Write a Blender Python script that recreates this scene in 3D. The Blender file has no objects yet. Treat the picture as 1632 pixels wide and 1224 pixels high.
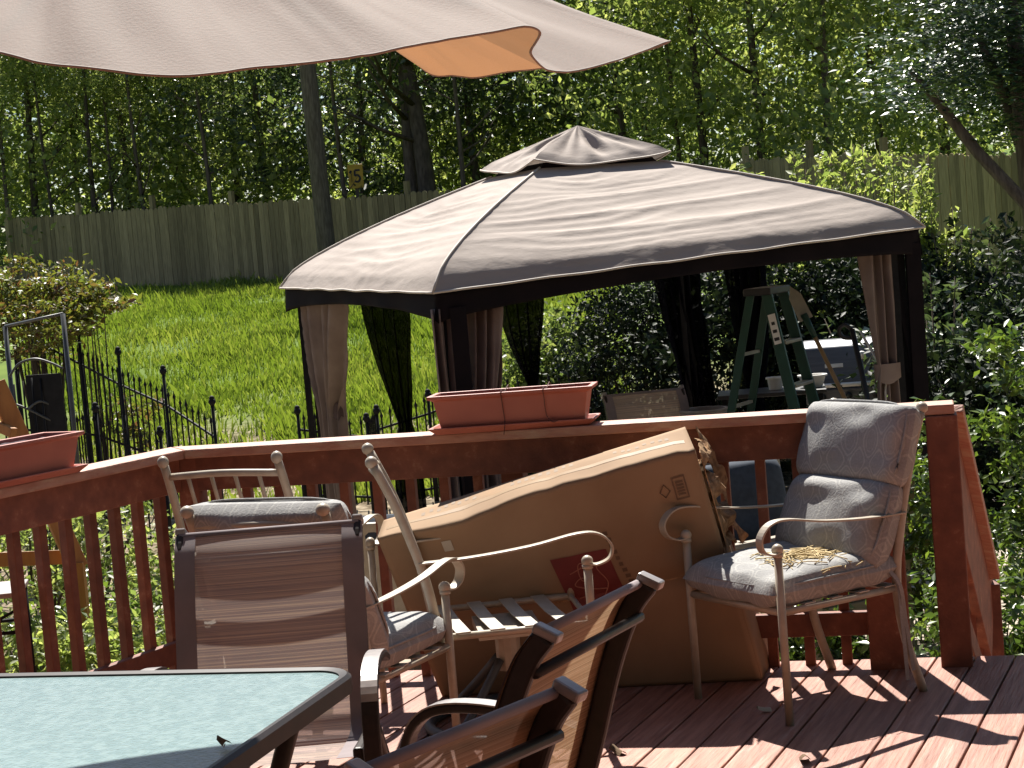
import bpy, bmesh, math, random
import numpy as np
from mathutils import Vector, Matrix, Quaternion

random.seed(7); RNG = np.random.default_rng(11)
scene = bpy.context.scene
COL = scene.collection
R = math.radians

# ------------------------------------------------------------------ camera
CAM_H, PITCH, ROLL, LENS = 1.65, 4.0, 4.7, 64.0
FPX = LENS / 36.0 * 1632.0
_p, _r = R(PITCH), R(ROLL)
FW = np.array([0, math.cos(_p), -math.sin(_p)]); _u0 = np.array([0, math.sin(_p), math.cos(_p)]); _r0 = np.array([1.0, 0, 0])
RT = _r0 * math.cos(_r) - _u0 * math.sin(_r); UP = _u0 * math.cos(_r) + _r0 * math.sin(_r)
cd = bpy.data.cameras.new('camera'); cam = bpy.data.objects.new('camera', cd); COL.objects.link(cam)
cd.lens = LENS; cd.sensor_width = 36; cd.sensor_fit = 'HORIZONTAL'; cd.clip_end = 2000; cd.clip_start = 0.05
cam.matrix_world = Matrix(((RT[0], UP[0], -FW[0], 0), (RT[1], UP[1], -FW[1], 0), (RT[2], UP[2], -FW[2], CAM_H), (0, 0, 0, 1)))
scene.camera = cam

# ------------------------------------------------------------------ sky, sun, exposure
SUN_EL, SUN_AZ = R(54), R(-4.5)
w = bpy.data.worlds.new('World'); scene.world = w; w.use_nodes = True
wn = w.node_tree; sky = wn.nodes.new('ShaderNodeTexSky'); sky.sky_type = 'NISHITA'; sky.sun_disc = False
sky.sun_elevation = SUN_EL; sky.sun_rotation = SUN_AZ; sky.air_density = 1.0; sky.dust_density = 0.6
wn.links.new(sky.outputs['Color'], wn.nodes['Background'].inputs['Color']); wn.nodes['Background'].inputs['Strength'].default_value = 0.05
sd = bpy.data.lights.new('sun', 'SUN'); sd.energy = 5.0; sd.angle = R(0.53); sd.color = (1.0, 0.95, 0.87)
sun = bpy.data.objects.new('sun', sd); COL.objects.link(sun)
sdir = Vector((math.sin(SUN_AZ) * math.cos(SUN_EL), math.cos(SUN_AZ) * math.cos(SUN_EL), math.sin(SUN_EL)))
sun.rotation_euler = (-sdir).to_track_quat('-Z', 'Y').to_euler()
vs = scene.view_settings; vs.view_transform = 'Standard'; vs.look = 'None'; vs.exposure = 1.2; vs.gamma = 1.0
cy = scene.cycles; cy.max_bounces = 6; cy.diffuse_bounces = 2; cy.glossy_bounces = 3; cy.transmission_bounces = 4; cy.transparent_max_bounces = 8; cy.use_denoising = True; cy.caustics_reflective = False; cy.caustics_refractive = False

# ------------------------------------------------------------------ placing: a sight line met at a known height or a known distance
def _ray(x, y): return RT * (x - 816) / FPX - UP * (y - 612) / FPX + FW
def G(x, y, z): r = _ray(x, y); t = (z - CAM_H) / r[2]; return Vector((r[0] * t, r[1] * t, z))
def A(x, y, Y): r = _ray(x, y); t = Y / r[1]; return Vector((r[0] * t, Y, CAM_H + r[2] * t))
def V(*a): return Vector(a)

# ------------------------------------------------------------------ materials
def mat(name, col, col2=None, scale=8.0, stretch=(1, 1, 1), rough=0.6, metal=0.0, bump=0.0, bscale=None, spec=0.5,
        objvar=0.0, wear=None, wear_scale=3.0, wear_lo=0.55, wear_hi=0.7, trans=0.0, coords='Object', detail=5.0, lo=0.35, hi=0.65, tcol=None):
    m = bpy.data.materials.new(name); m.use_nodes = True; t = m.node_tree; N, L = t.nodes, t.links
    b = N['Principled BSDF']; b.inputs['Roughness'].default_value = rough; b.inputs['Metallic'].default_value = metal
    b.inputs['Specular IOR Level'].default_value = spec
    tc = N.new('ShaderNodeTexCoord'); mp = N.new('ShaderNodeMapping'); L.new(tc.outputs[coords], mp.inputs['Vector'])
    mp.inputs['Scale'].default_value = stretch
    oi = N.new('ShaderNodeObjectInfo')
    off = N.new('ShaderNodeVectorMath'); off.operation = 'ADD'
    sc = N.new('ShaderNodeVectorMath'); sc.operation = 'SCALE'; sc.inputs[0].default_value = (37.1, 17.3, 23.7)
    L.new(oi.outputs['Random'], sc.inputs['Scale']); L.new(mp.outputs['Vector'], off.inputs[0]); L.new(sc.outputs['Vector'], off.inputs[1])
    vec = off.outputs['Vector'] if objvar else mp.outputs['Vector']
    nz = N.new('ShaderNodeTexNoise'); nz.inputs['Scale'].default_value = scale; nz.inputs['Detail'].default_value = detail; L.new(vec, nz.inputs['Vector'])
    rp = N.new('ShaderNodeValToRGB'); rp.color_ramp.elements[0].position = lo; rp.color_ramp.elements[1].position = hi
    c2 = col2 if col2 else tuple(c * 0.8 for c in col)
    rp.color_ramp.elements[0].color = (*c2, 1); rp.color_ramp.elements[1].color = (*col, 1)
    L.new(nz.outputs['Fac'], rp.inputs['Fac']); out = rp.outputs['Color']
    if wear:
        n2 = N.new('ShaderNodeTexNoise'); n2.inputs['Scale'].default_value = wear_scale; n2.inputs['Detail'].default_value = 8; n2.inputs['Roughness'].default_value = 0.7
        L.new(vec, n2.inputs['Vector'])
        r2 = N.new('ShaderNodeValToRGB'); r2.color_ramp.elements[0].position = wear_lo; r2.color_ramp.elements[1].position = wear_hi
        L.new(n2.outputs['Fac'], r2.inputs['Fac'])
        mx = N.new('ShaderNodeMix'); mx.data_type = 'RGBA'; L.new(r2.outputs['Color'], mx.inputs['Factor']); L.new(out, mx.inputs[6]); mx.inputs[7].default_value = (*wear, 1); out = mx.outputs[2]
    if objvar:
        hs = N.new('ShaderNodeHueSaturation'); mr = N.new('ShaderNodeMapRange'); mr.inputs['To Min'].default_value = 1 - objvar; mr.inputs['To Max'].default_value = 1 + objvar
        L.new(oi.outputs['Random'], mr.inputs['Value']); L.new(mr.outputs['Result'], hs.inputs['Value']); L.new(out, hs.inputs['Color']); out = hs.outputs['Color']
    L.new(out, b.inputs['Base Color'])
    if bump:
        bp = N.new('ShaderNodeBump'); bp.inputs['Strength'].default_value = bump; bp.inputs['Distance'].default_value = 0.01
        if bscale:
            n3 = N.new('ShaderNodeTexNoise'); n3.inputs['Scale'].default_value = bscale; n3.inputs['Detail'].default_value = 6; L.new(vec, n3.inputs['Vector']); L.new(n3.outputs['Fac'], bp.inputs['Height'])
        else: L.new(nz.outputs['Fac'], bp.inputs['Height'])
        L.new(bp.outputs['Normal'], b.inputs['Normal'])
    if trans:
        tr = N.new('ShaderNodeBsdfTranslucent'); mxs = N.new('ShaderNodeMixShader'); mxs.inputs[0].default_value = trans
        if tcol: tr.inputs['Color'].default_value = (*tcol, 1)
        else: L.new(out, tr.inputs['Color'])
        L.new(b.outputs['BSDF'], mxs.inputs[1]); L.new(tr.outputs['BSDF'], mxs.inputs[2]); L.new(mxs.outputs['Shader'], N['Material Output'].inputs['Surface'])
    return m

def leafmat(name, cols, trans=0.45, rough=0.45, tboost=1.6, spec=0.5):
    """leaves: each leaf its own tint (attribute leaf_tint), light shining through"""
    m = bpy.data.materials.new(name); m.use_nodes = True; t = m.node_tree; N, L = t.nodes, t.links
    b = N['Principled BSDF']; b.inputs['Roughness'].default_value = rough; b.inputs['Specular IOR Level'].default_value = spec
    at = N.new('ShaderNodeAttribute'); at.attribute_name = 'leaf_tint'
    rp = N.new('ShaderNodeValToRGB'); rp.color_ramp.elements[0].position = 0; rp.color_ramp.elements[0].color = (*cols[0], 1)
    rp.color_ramp.elements[1].position = 1; rp.color_ramp.elements[1].color = (*cols[-1], 1)
    for i, c in enumerate(cols[1:-1]):
        e = rp.color_ramp.elements.new((i + 1) / (len(cols) - 1)); e.color = (*c, 1)
    L.new(at.outputs['Fac'], rp.inputs['Fac']); L.new(rp.outputs['Color'], b.inputs['Base Color'])
    tr = N.new('ShaderNodeBsdfTranslucent'); mx = N.new('ShaderNodeMix'); mx.data_type = 'RGBA'; mx.blend_type = 'MULTIPLY'; mx.inputs['Factor'].default_value = 1
    L.new(rp.outputs['Color'], mx.inputs[6]); mx.inputs[7].default_value = (tboost * 1.02, tboost * 1.04, tboost * 0.6, 1); L.new(mx.outputs[2], tr.inputs['Color'])
    ms = N.new('ShaderNodeMixShader'); ms.inputs[0].default_value = trans
    L.new(b.outputs['BSDF'], ms.inputs[1]); L.new(tr.outputs['BSDF'], ms.inputs[2]); L.new(ms.outputs['Shader'], N['Material Output'].inputs['Surface'])
    return m

M = {}
M['deck'] = mat('stained_deck_wood', (0.385, 0.18, 0.125), (0.24, 0.10, 0.068), scale=4, stretch=(14, 0.9, 6), rough=0.6, bump=0.55, bscale=7, objvar=0.12, wear=(0.50, 0.33, 0.27), wear_scale=1.6, wear_lo=0.56, wear_hi=0.74)
M['rail'] = mat('red_stained_wood', (0.235, 0.078, 0.043), (0.155, 0.048, 0.028), scale=5, stretch=(3, 3, 3), rough=0.65, bump=0.2, bscale=30, objvar=0.2, wear=(0.36, 0.19, 0.12), wear_scale=5, wear_lo=0.58, wear_hi=0.76)
M['cap'] = mat('worn_red_rail_cap', (0.45, 0.235, 0.165), (0.35, 0.15, 0.10), scale=5, stretch=(2, 16, 6), rough=0.6, bump=0.4, bscale=8, wear=(0.46, 0.33, 0.23), wear_scale=2.2, wear_lo=0.5, wear_hi=0.66)
M['fence'] = mat('weathered_fence_wood', (0.31, 0.245, 0.135), (0.21, 0.165, 0.09), scale=5, stretch=(9, 9, 0.7), rough=0.85, bump=0.3, objvar=0.34, wear=(0.09, 0.07, 0.05), wear_scale=2.6, wear_lo=0.60, wear_hi=0.72, spec=0.2)
M['taupe'] = mat('taupe_painted_metal', (0.40, 0.345, 0.27), (0.33, 0.28, 0.215), scale=20, rough=0.42, wear=(0.50, 0.36, 0.22), wear_scale=7, wear_lo=0.68, wear_hi=0.8, spec=0.5)
M['strap'] = mat('beige_vinyl_strap', (0.50, 0.46, 0.39), (0.40, 0.365, 0.3), scale=12, rough=0.5)
M['brown_metal'] = mat('dark_bronze_metal', (0.022, 0.015, 0.014), (0.014, 0.010, 0.009), scale=30, rough=0.5, spec=0.3)
M['silver_edge'] = mat('pewter_metal', (0.30, 0.28, 0.27), (0.22, 0.2, 0.2), scale=20, rough=0.38, metal=0.3)
M['iron'] = mat('black_iron', (0.014, 0.014, 0.016), (0.008, 0.008, 0.010), scale=20, rough=0.7, spec=0.2)
M['grey_iron'] = mat('grey_iron', (0.075, 0.08, 0.08), (0.05, 0.053, 0.055), scale=10, rough=0.5)
M['terracotta'] = mat('terracotta_plastic', (0.43, 0.135, 0.095), (0.37, 0.11, 0.078), scale=6, rough=0.5, wear=(0.45, 0.2, 0.15), wear_scale=5, wear_lo=0.65, wear_hi=0.8, bump=0.05)
M['soil'] = mat('dark_soil', (0.06, 0.035, 0.045), (0.025, 0.015, 0.02), scale=60, rough=0.95, bump=1.0)
M['wire'] = mat('rusty_wire', (0.12, 0.04, 0.025), rough=0.6)
M['card'] = mat('corrugated_cardboard', (0.315, 0.215, 0.135), (0.25, 0.165, 0.102), scale=3, rough=0.85, bump=0.12, bscale=4, wear=(0.40, 0.24, 0.12), wear_scale=2, wear_lo=0.6, wear_hi=0.85, spec=0.2)
M['tape'] = mat('clear_brown_tape', (0.36, 0.26, 0.165), (0.33, 0.235, 0.15), scale=12, rough=0.28, spec=0.5)
M['card_in'] = mat('torn_cardboard', (0.42, 0.27, 0.15), (0.2, 0.12, 0.07), scale=40, rough=0.9, spec=0.1)
M['print_red'] = mat('red_print', (0.17, 0.026, 0.024), rough=0.7)
M['print_dark'] = mat('dark_print', (0.15, 0.09, 0.055), rough=0.8)
M['print_grey'] = mat('grey_print', (0.26, 0.19, 0.13), rough=0.8)
M['print_tan'] = mat('tan_print', (0.40, 0.16, 0.11), rough=0.8)
M['white'] = mat('white_plastic', (0.78, 0.77, 0.74), (0.68, 0.67, 0.64), rough=0.45)
M['canopy'] = mat('taupe_canopy_fabric', (0.425, 0.365, 0.322), (0.36, 0.305, 0.27), scale=1.3, stretch=(1, 1, 2.5), rough=0.8, bump=0.55, bscale=7, wear=(0.33, 0.28, 0.245), wear_scale=1.1, wear_lo=0.55, wear_hi=0.75, trans=0.10, spec=0.25)
M['hem'] = mat('light_canopy_piping', (0.60, 0.53, 0.46), rough=0.7)
M['umb'] = mat('beige_umbrella_fabric', (0.415, 0.375, 0.348), (0.375, 0.335, 0.31), scale=3, rough=0.85, bump=0.12, bscale=150, trans=0.30, tcol=(0.40, 0.19, 0.075), spec=0.2)
M['valance'] = mat('dark_brown_valance', (0.016, 0.012, 0.014), (0.011, 0.009, 0.011), scale=6, rough=0.9, spec=0.1)
M['curtain'] = mat('taupe_curtain', (0.30, 0.23, 0.20), (0.23, 0.17, 0.15), scale=5, rough=0.9, trans=0.12, spec=0.15)
M['curtain_dark'] = mat('dark_brown_curtain_band', (0.11, 0.075, 0.07), rough=0.9, spec=0.15)
M['tan_wood'] = mat('orange_stained_timber', (0.48, 0.215, 0.06), (0.36, 0.15, 0.04), scale=5, stretch=(4, 4, 1), rough=0.6)
M['glass'] = mat('frosted_aqua_glass', (0.25, 0.335, 0.338), (0.195, 0.275, 0.28), scale=48, rough=0.16, bump=0.25, bscale=110, detail=3, lo=0.4, hi=0.62, spec=0.55)
M['stain_leaf'] = mat('dry_brown_leaf', (0.12, 0.07, 0.03), rough=0.9)
M['straw'] = mat('dry_straw', (0.52, 0.40, 0.20), (0.40, 0.29, 0.13), scale=30, rough=0.8)
M['green_ladder'] = mat('green_fibreglass', (0.005, 0.055, 0.036), (0.004, 0.042, 0.027), scale=12, rough=0.45)
M['alu'] = mat('dull_aluminium', (0.34, 0.32, 0.26), (0.26, 0.25, 0.2), scale=10, rough=0.5, metal=0.2)
M['steel'] = mat('brushed_steel', (0.15, 0.155, 0.17), (0.11, 0.115, 0.125), scale=3, stretch=(1, 1, 20), rough=0.38, metal=0.5)  # lowered tone: tree shade is painted into the steel colour
M['grill_black'] = mat('black_enamel', (0.03, 0.03, 0.032), rough=0.45)
M['blue_cushion'] = mat('blue_grey_cushion', (0.04, 0.052, 0.075), (0.028, 0.038, 0.055), scale=30, rough=0.9)
M['pale_wood'] = mat('pale_wood_handle', (0.42, 0.27, 0.12), (0.33, 0.2, 0.08), scale=8, rough=0.6)
M['yellow'] = mat('yellow_sign_paint', (0.62, 0.40, 0.04), rough=0.6)
M['black'] = mat('black_plastic', (0.015, 0.015, 0.017), rough=0.5)
M['rubber'] = mat('grey_rubber', (0.05, 0.05, 0.055), rough=0.7)
M['bark'] = mat('grey_brown_bark', (0.13, 0.105, 0.082), (0.07, 0.055, 0.043), scale=9, stretch=(3, 3, 0.5), rough=0.95, bump=0.8, bscale=14, objvar=0.25, spec=0.15)
M['paver'] = mat('tan_patio_paver', (0.40, 0.335, 0.26), (0.31, 0.255, 0.2), scale=9, rough=0.9, bump=0.3, objvar=0.15, coords='Generated')
M['blue_plastic'] = mat('blue_plastic', (0.02, 0.09, 0.30), rough=0.4)
M['slate_top'] = mat('grey_slate_top', (0.36, 0.33, 0.31), (0.27, 0.24, 0.23), scale=9, rough=0.7)
M['stone'] = mat('grey_rubble_stone', (0.42, 0.4, 0.37), (0.28, 0.27, 0.25), scale=9, rough=0.9, bump=0.5, objvar=0.2)

M['siding'] = mat('brown_siding', (0.06, 0.045, 0.035), rough=0.8)  # dark tone for the added wall, so it bounces little light
M['roofing'] = mat('grey_roofing', (0.08, 0.075, 0.07), rough=0.9)
def net_material():
    m = bpy.data.materials.new('black_mosquito_net'); m.use_nodes = True; t = m.node_tree; N, L = t.nodes, t.links
    b = N['Principled BSDF']; b.inputs['Base Color'].default_value = (0.005, 0.005, 0.008, 1); b.inputs['Roughness'].default_value = 1.0; b.inputs['Specular IOR Level'].default_value = 0.0
    tp = N.new('ShaderNodeBsdfTransparent'); ms = N.new('ShaderNodeMixShader'); ms.inputs[0].default_value = 0.86
    L.new(tp.outputs[0], ms.inputs[1]); L.new(b.outputs[0], ms.inputs[2]); L.new(ms.outputs[0], N['Material Output'].inputs['Surface'])
    return m
M['net'] = net_material()

def cushion_material():
    """grey outdoor fabric with a woven ogee lattice: pale outline pairs round diamonds"""
    m = bpy.data.materials.new('grey_lattice_fabric'); m.use_nodes = True; t = m.node_tree; N, L = t.nodes, t.links
    b = N['Principled BSDF']; b.inputs['Roughness'].default_value = 0.9; b.inputs['Specular IOR Level'].default_value = 0.2
    uv = N.new('ShaderNodeUVMap'); uv.uv_map = 'UVMap'
    sp = N.new('ShaderNodeSeparateXYZ'); L.new(uv.outputs['UV'], sp.inputs[0])
    def math_(op, a, bb=None, v=None):
        n = N.new('ShaderNodeMath'); n.operation = op
        for i, x in enumerate((a, bb)):
            if x is None: continue
            if isinstance(x, (int, float)): n.inputs[i].default_value = x
            else: L.new(x, n.inputs[i])
        return n.outputs[0]
    fx = math_('MULTIPLY', sp.outputs['X'], math.pi / 0.098); fy = math_('MULTIPLY', sp.outputs['Y'], math.pi / 0.135)
    v = math_('ADD', math_('COSINE', math_('MULTIPLY', fx, 2.0)), math_('COSINE', math_('MULTIPLY', fy, 2.0)))
    l1 = math_('LESS_THAN', math_('ABSOLUTE', math_('ADD', math_('ABSOLUTE', v), -0.42)), 0.17)
    l2 = math_('LESS_THAN', math_('ABSOLUTE', math_('ADD', v, -1.25)), 0.12)
    ln = math_('MINIMUM', math_('ADD', l1, math_('MULTIPLY', l2, 0.6)), 1.0)
    nz = N.new('ShaderNodeTexNoise'); nz.inputs['Scale'].default_value = 130; nz.inputs['Detail'].default_value = 3; tc = N.new('ShaderNodeTexCoord'); L.new(tc.outputs['Object'], nz.inputs['Vector'])
    n2 = N.new('ShaderNodeTexNoise'); n2.inputs['Scale'].default_value = 7; L.new(tc.outputs['Object'], n2.inputs['Vector'])
    mx = N.new('ShaderNodeMix'); mx.data_type = 'RGBA'; L.new(math_('MULTIPLY', ln, 0.75), mx.inputs['Factor'])
    mx.inputs[6].default_value = (0.275, 0.272, 0.268, 1); mx.inputs[7].default_value = (0.37, 0.365, 0.345, 1)
    hs = N.new('ShaderNodeHueSaturation'); L.new(mx.outputs[2], hs.inputs['Color'])
    L.new(math_('ADD', math_('MULTIPLY', math_('ADD', nz.outputs['Fac'], n2.outputs['Fac']), 0.45), 0.58), hs.inputs['Value']); L.new(hs.outputs['Color'], b.inputs['Base Color'])
    bp = N.new('ShaderNodeBump'); bp.inputs['Strength'].default_value = 0.35; bp.inputs['Distance'].default_value = 0.004
    L.new(math_('ADD', ln, math_('MULTIPLY', nz.outputs['Fac'], 1.2)), bp.inputs['Height']); L.new(bp.outputs['Normal'], b.inputs['Normal'])
    return m
M['cushion'] = cushion_material()

def sling_material(name, c1, c2, c3, trans=0.22):
    """brown woven sling: uneven streaks along the weft"""
    m = bpy.data.materials.new(name); m.use_nodes = True; t = m.node_tree; N, L = t.nodes, t.links
    b = N['Principled BSDF']; b.inputs['Roughness'].default_value = 0.75; b.inputs['Specular IOR Level'].default_value = 0.3
    uv = N.new('ShaderNodeUVMap'); uv.uv_map = 'UVMap'; mp = N.new('ShaderNodeMapping'); mp.inputs['Scale'].default_value = (0.5, 95, 1); L.new(uv.outputs['UV'], mp.inputs['Vector'])
    nz = N.new('ShaderNodeTexNoise'); nz.inputs['Scale'].default_value = 2.2; nz.inputs['Detail'].default_value = 3; nz.inputs['Roughness'].default_value = 0.6; L.new(mp.outputs[0], nz.inputs['Vector'])
    rp = N.new('ShaderNodeValToRGB'); e = rp.color_ramp.elements; e[0].position = 0.40; e[0].color = (*c1, 1); e[1].position = 0.64; e[1].color = (*c3, 1)
    k = e.new(0.5); k.color = (*c2, 1); L.new(nz.outputs['Fac'], rp.inputs['Fac']); L.new(rp.outputs['Color'], b.inputs['Base Color'])
    wv = N.new('ShaderNodeTexWave'); wv.bands_direction = 'Y'; wv.inputs['Scale'].default_value = 70; L.new(uv.outputs['UV'], wv.inputs['Vector'])
    bp = N.new('ShaderNodeBump'); bp.inputs['Strength'].default_value = 0.25; bp.inputs['Distance'].default_value = 0.002; L.new(wv.outputs['Fac'], bp.inputs['Height']); L.new(bp.outputs['Normal'], b.inputs['Normal'])
    tr = N.new('ShaderNodeBsdfTranslucent'); L.new(rp.outputs['Color'], tr.inputs['Color']); ms = N.new('ShaderNodeMixShader'); ms.inputs[0].default_value = trans
    L.new(b.outputs[0], ms.inputs[1]); L.new(tr.outputs[0], ms.inputs[2])
    tp = N.new('ShaderNodeBsdfTransparent'); m2 = N.new('ShaderNodeMixShader'); m2.inputs[0].default_value = 0.13        # open weave
    L.new(ms.outputs[0], m2.inputs[1]); L.new(tp.outputs[0], m2.inputs[2]); L.new(m2.outputs[0], N['Material Output'].inputs['Surface'])
    return m
M['sling_grey'] = sling_material('brown_grey_sling', (0.27, 0.22, 0.215), (0.345, 0.28, 0.255), (0.52, 0.41, 0.325), 0.34)
M['sling_tan'] = sling_material('tan_sling', (0.26, 0.16, 0.09), (0.34, 0.215, 0.125), (0.44, 0.30, 0.19), 0.35)
M['sling_edge'] = mat('dark_sling_edge', (0.215, 0.178, 0.185), rough=0.8)

def ground_material():
    m = bpy.data.materials.new('lawn_and_earth'); m.use_nodes = True; t = m.node_tree; N, L = t.nodes, t.links
    b = N['Principled BSDF']; b.inputs['Roughness'].default_value = 0.95; b.inputs['Specular IOR Level'].default_value = 0.1
    tc = N.new('ShaderNodeTexCoord')
    n1 = N.new('ShaderNodeTexNoise'); n1.inputs['Scale'].default_value = 0.9; n1.inputs['Detail'].default_value = 8; L.new(tc.outputs['Object'], n1.inputs['Vector'])
    r1 = N.new('ShaderNodeValToRGB'); r1.color_ramp.elements[0].position = 0.35; r1.color_ramp.elements[0].color = (0.08, 0.125, 0.022, 1); r1.color_ramp.elements[1].position = 0.65; r1.color_ramp.elements[1].color = (0.12, 0.175, 0.03, 1)
    L.new(n1.outputs['Fac'], r1.inputs['Fac'])
    sp = N.new('ShaderNodeSeparateXYZ'); L.new(tc.outputs['Object'], sp.inputs[0])
    n2 = N.new('ShaderNodeTexNoise'); n2.inputs['Scale'].default_value = 0.7; n2.inputs['Detail'].default_value = 6; L.new(tc.outputs['Object'], n2.inputs['Vector'])
    ad = N.new('ShaderNodeMath'); ad.operation = 'MULTIPLY_ADD'; L.new(n2.outputs['Fac'], ad.inputs[0]); ad.inputs[1].default_value = 6; L.new(sp.outputs['Y'], ad.inputs[2])
    mr = N.new('ShaderNodeMapRange'); mr.inputs['From Min'].default_value = 23.0; mr.inputs['From Max'].default_value = 26.5; L.new(ad.outputs[0], mr.inputs['Value'])
    n3 = N.new('ShaderNodeTexNoise'); n3.inputs['Scale'].default_value = 9; n3.inputs['Detail'].default_value = 8; L.new(tc.outputs['Object'], n3.inputs['Vector'])
    r3 = N.new('ShaderNodeValToRGB'); r3.color_ramp.elements[0].position = 0.4; r3.color_ramp.elements[0].color = (0.10, 0.075, 0.045, 1); r3.color_ramp.elements[1].position = 0.66; r3.color_ramp.elements[1].color = (0.33, 0.27, 0.19, 1)
    L.new(n3.outputs['Fac'], r3.inputs['Fac'])
    mx = N.new('ShaderNodeMix'); mx.data_type = 'RGBA'; L.new(mr.outputs['Result'], mx.inputs['Factor']); L.new(r3.outputs['Color'], mx.inputs[6]); L.new(r1.outputs['Color'], mx.inputs[7]); L.new(mx.outputs[2], b.inputs['Base Color'])
    bp = N.new('ShaderNodeBump'); bp.inputs['Strength'].default_value = 0.8; L.new(n3.outputs['Fac'], bp.inputs['Height']); L.new(bp.outputs['Normal'], b.inputs['Normal'])
    return m
M['ground'] = ground_material()
M['grass'] = leafmat('grass_blade', [(0.10, 0.15, 0.02), (0.145, 0.20, 0.03), (0.22, 0.25, 0.06)], trans=0.45, tboost=1.45, rough=0.5, spec=0.3)
M['leaf_light'] = leafmat('light_leaf', [(0.092, 0.125, 0.04), (0.145, 0.18, 0.062), (0.27, 0.285, 0.13)], trans=0.52, tboost=2.3)
M['leaf_mid'] = leafmat('mid_leaf', [(0.06, 0.088, 0.03), (0.09, 0.125, 0.042), (0.19, 0.21, 0.085)], trans=0.5, tboost=2.2)
M['leaf_dark'] = leafmat('dark_leaf', [(0.03, 0.05, 0.026), (0.048, 0.074, 0.034), (0.09, 0.115, 0.055)], trans=0.36, tboost=1.9, rough=0.33, spec=0.7)
M['leaf_shaded'] = leafmat('painted_shade_leaf', [(0.006, 0.012, 0.007), (0.010, 0.019, 0.010), (0.030, 0.045, 0.020)], trans=0.15, tboost=1.4, rough=0.55, spec=0.16)  # dark evergreen leaf with the shade of taller trees painted into its colour
M['leaf_blue'] = leafmat('bluish_leaf', [(0.025, 0.058, 0.03), (0.04, 0.082, 0.04), (0.07, 0.11, 0.05)], trans=0.22, tboost=1.2, rough=0.3, spec=0.8)
M['leaf_red'] = leafmat('bronze_leaf', [(0.15, 0.07, 0.04), (0.12, 0.12, 0.03), (0.17, 0.19, 0.035), (0.09, 0.13, 0.03)], trans=0.42, tboost=1.4)
M['leaf_azalea'] = leafmat('glossy_leaf', [(0.04, 0.075, 0.018), (0.07, 0.115, 0.024), (0.15, 0.21, 0.035)], trans=0.38, tboost=1.6, rough=0.32, spec=0.7)

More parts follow.
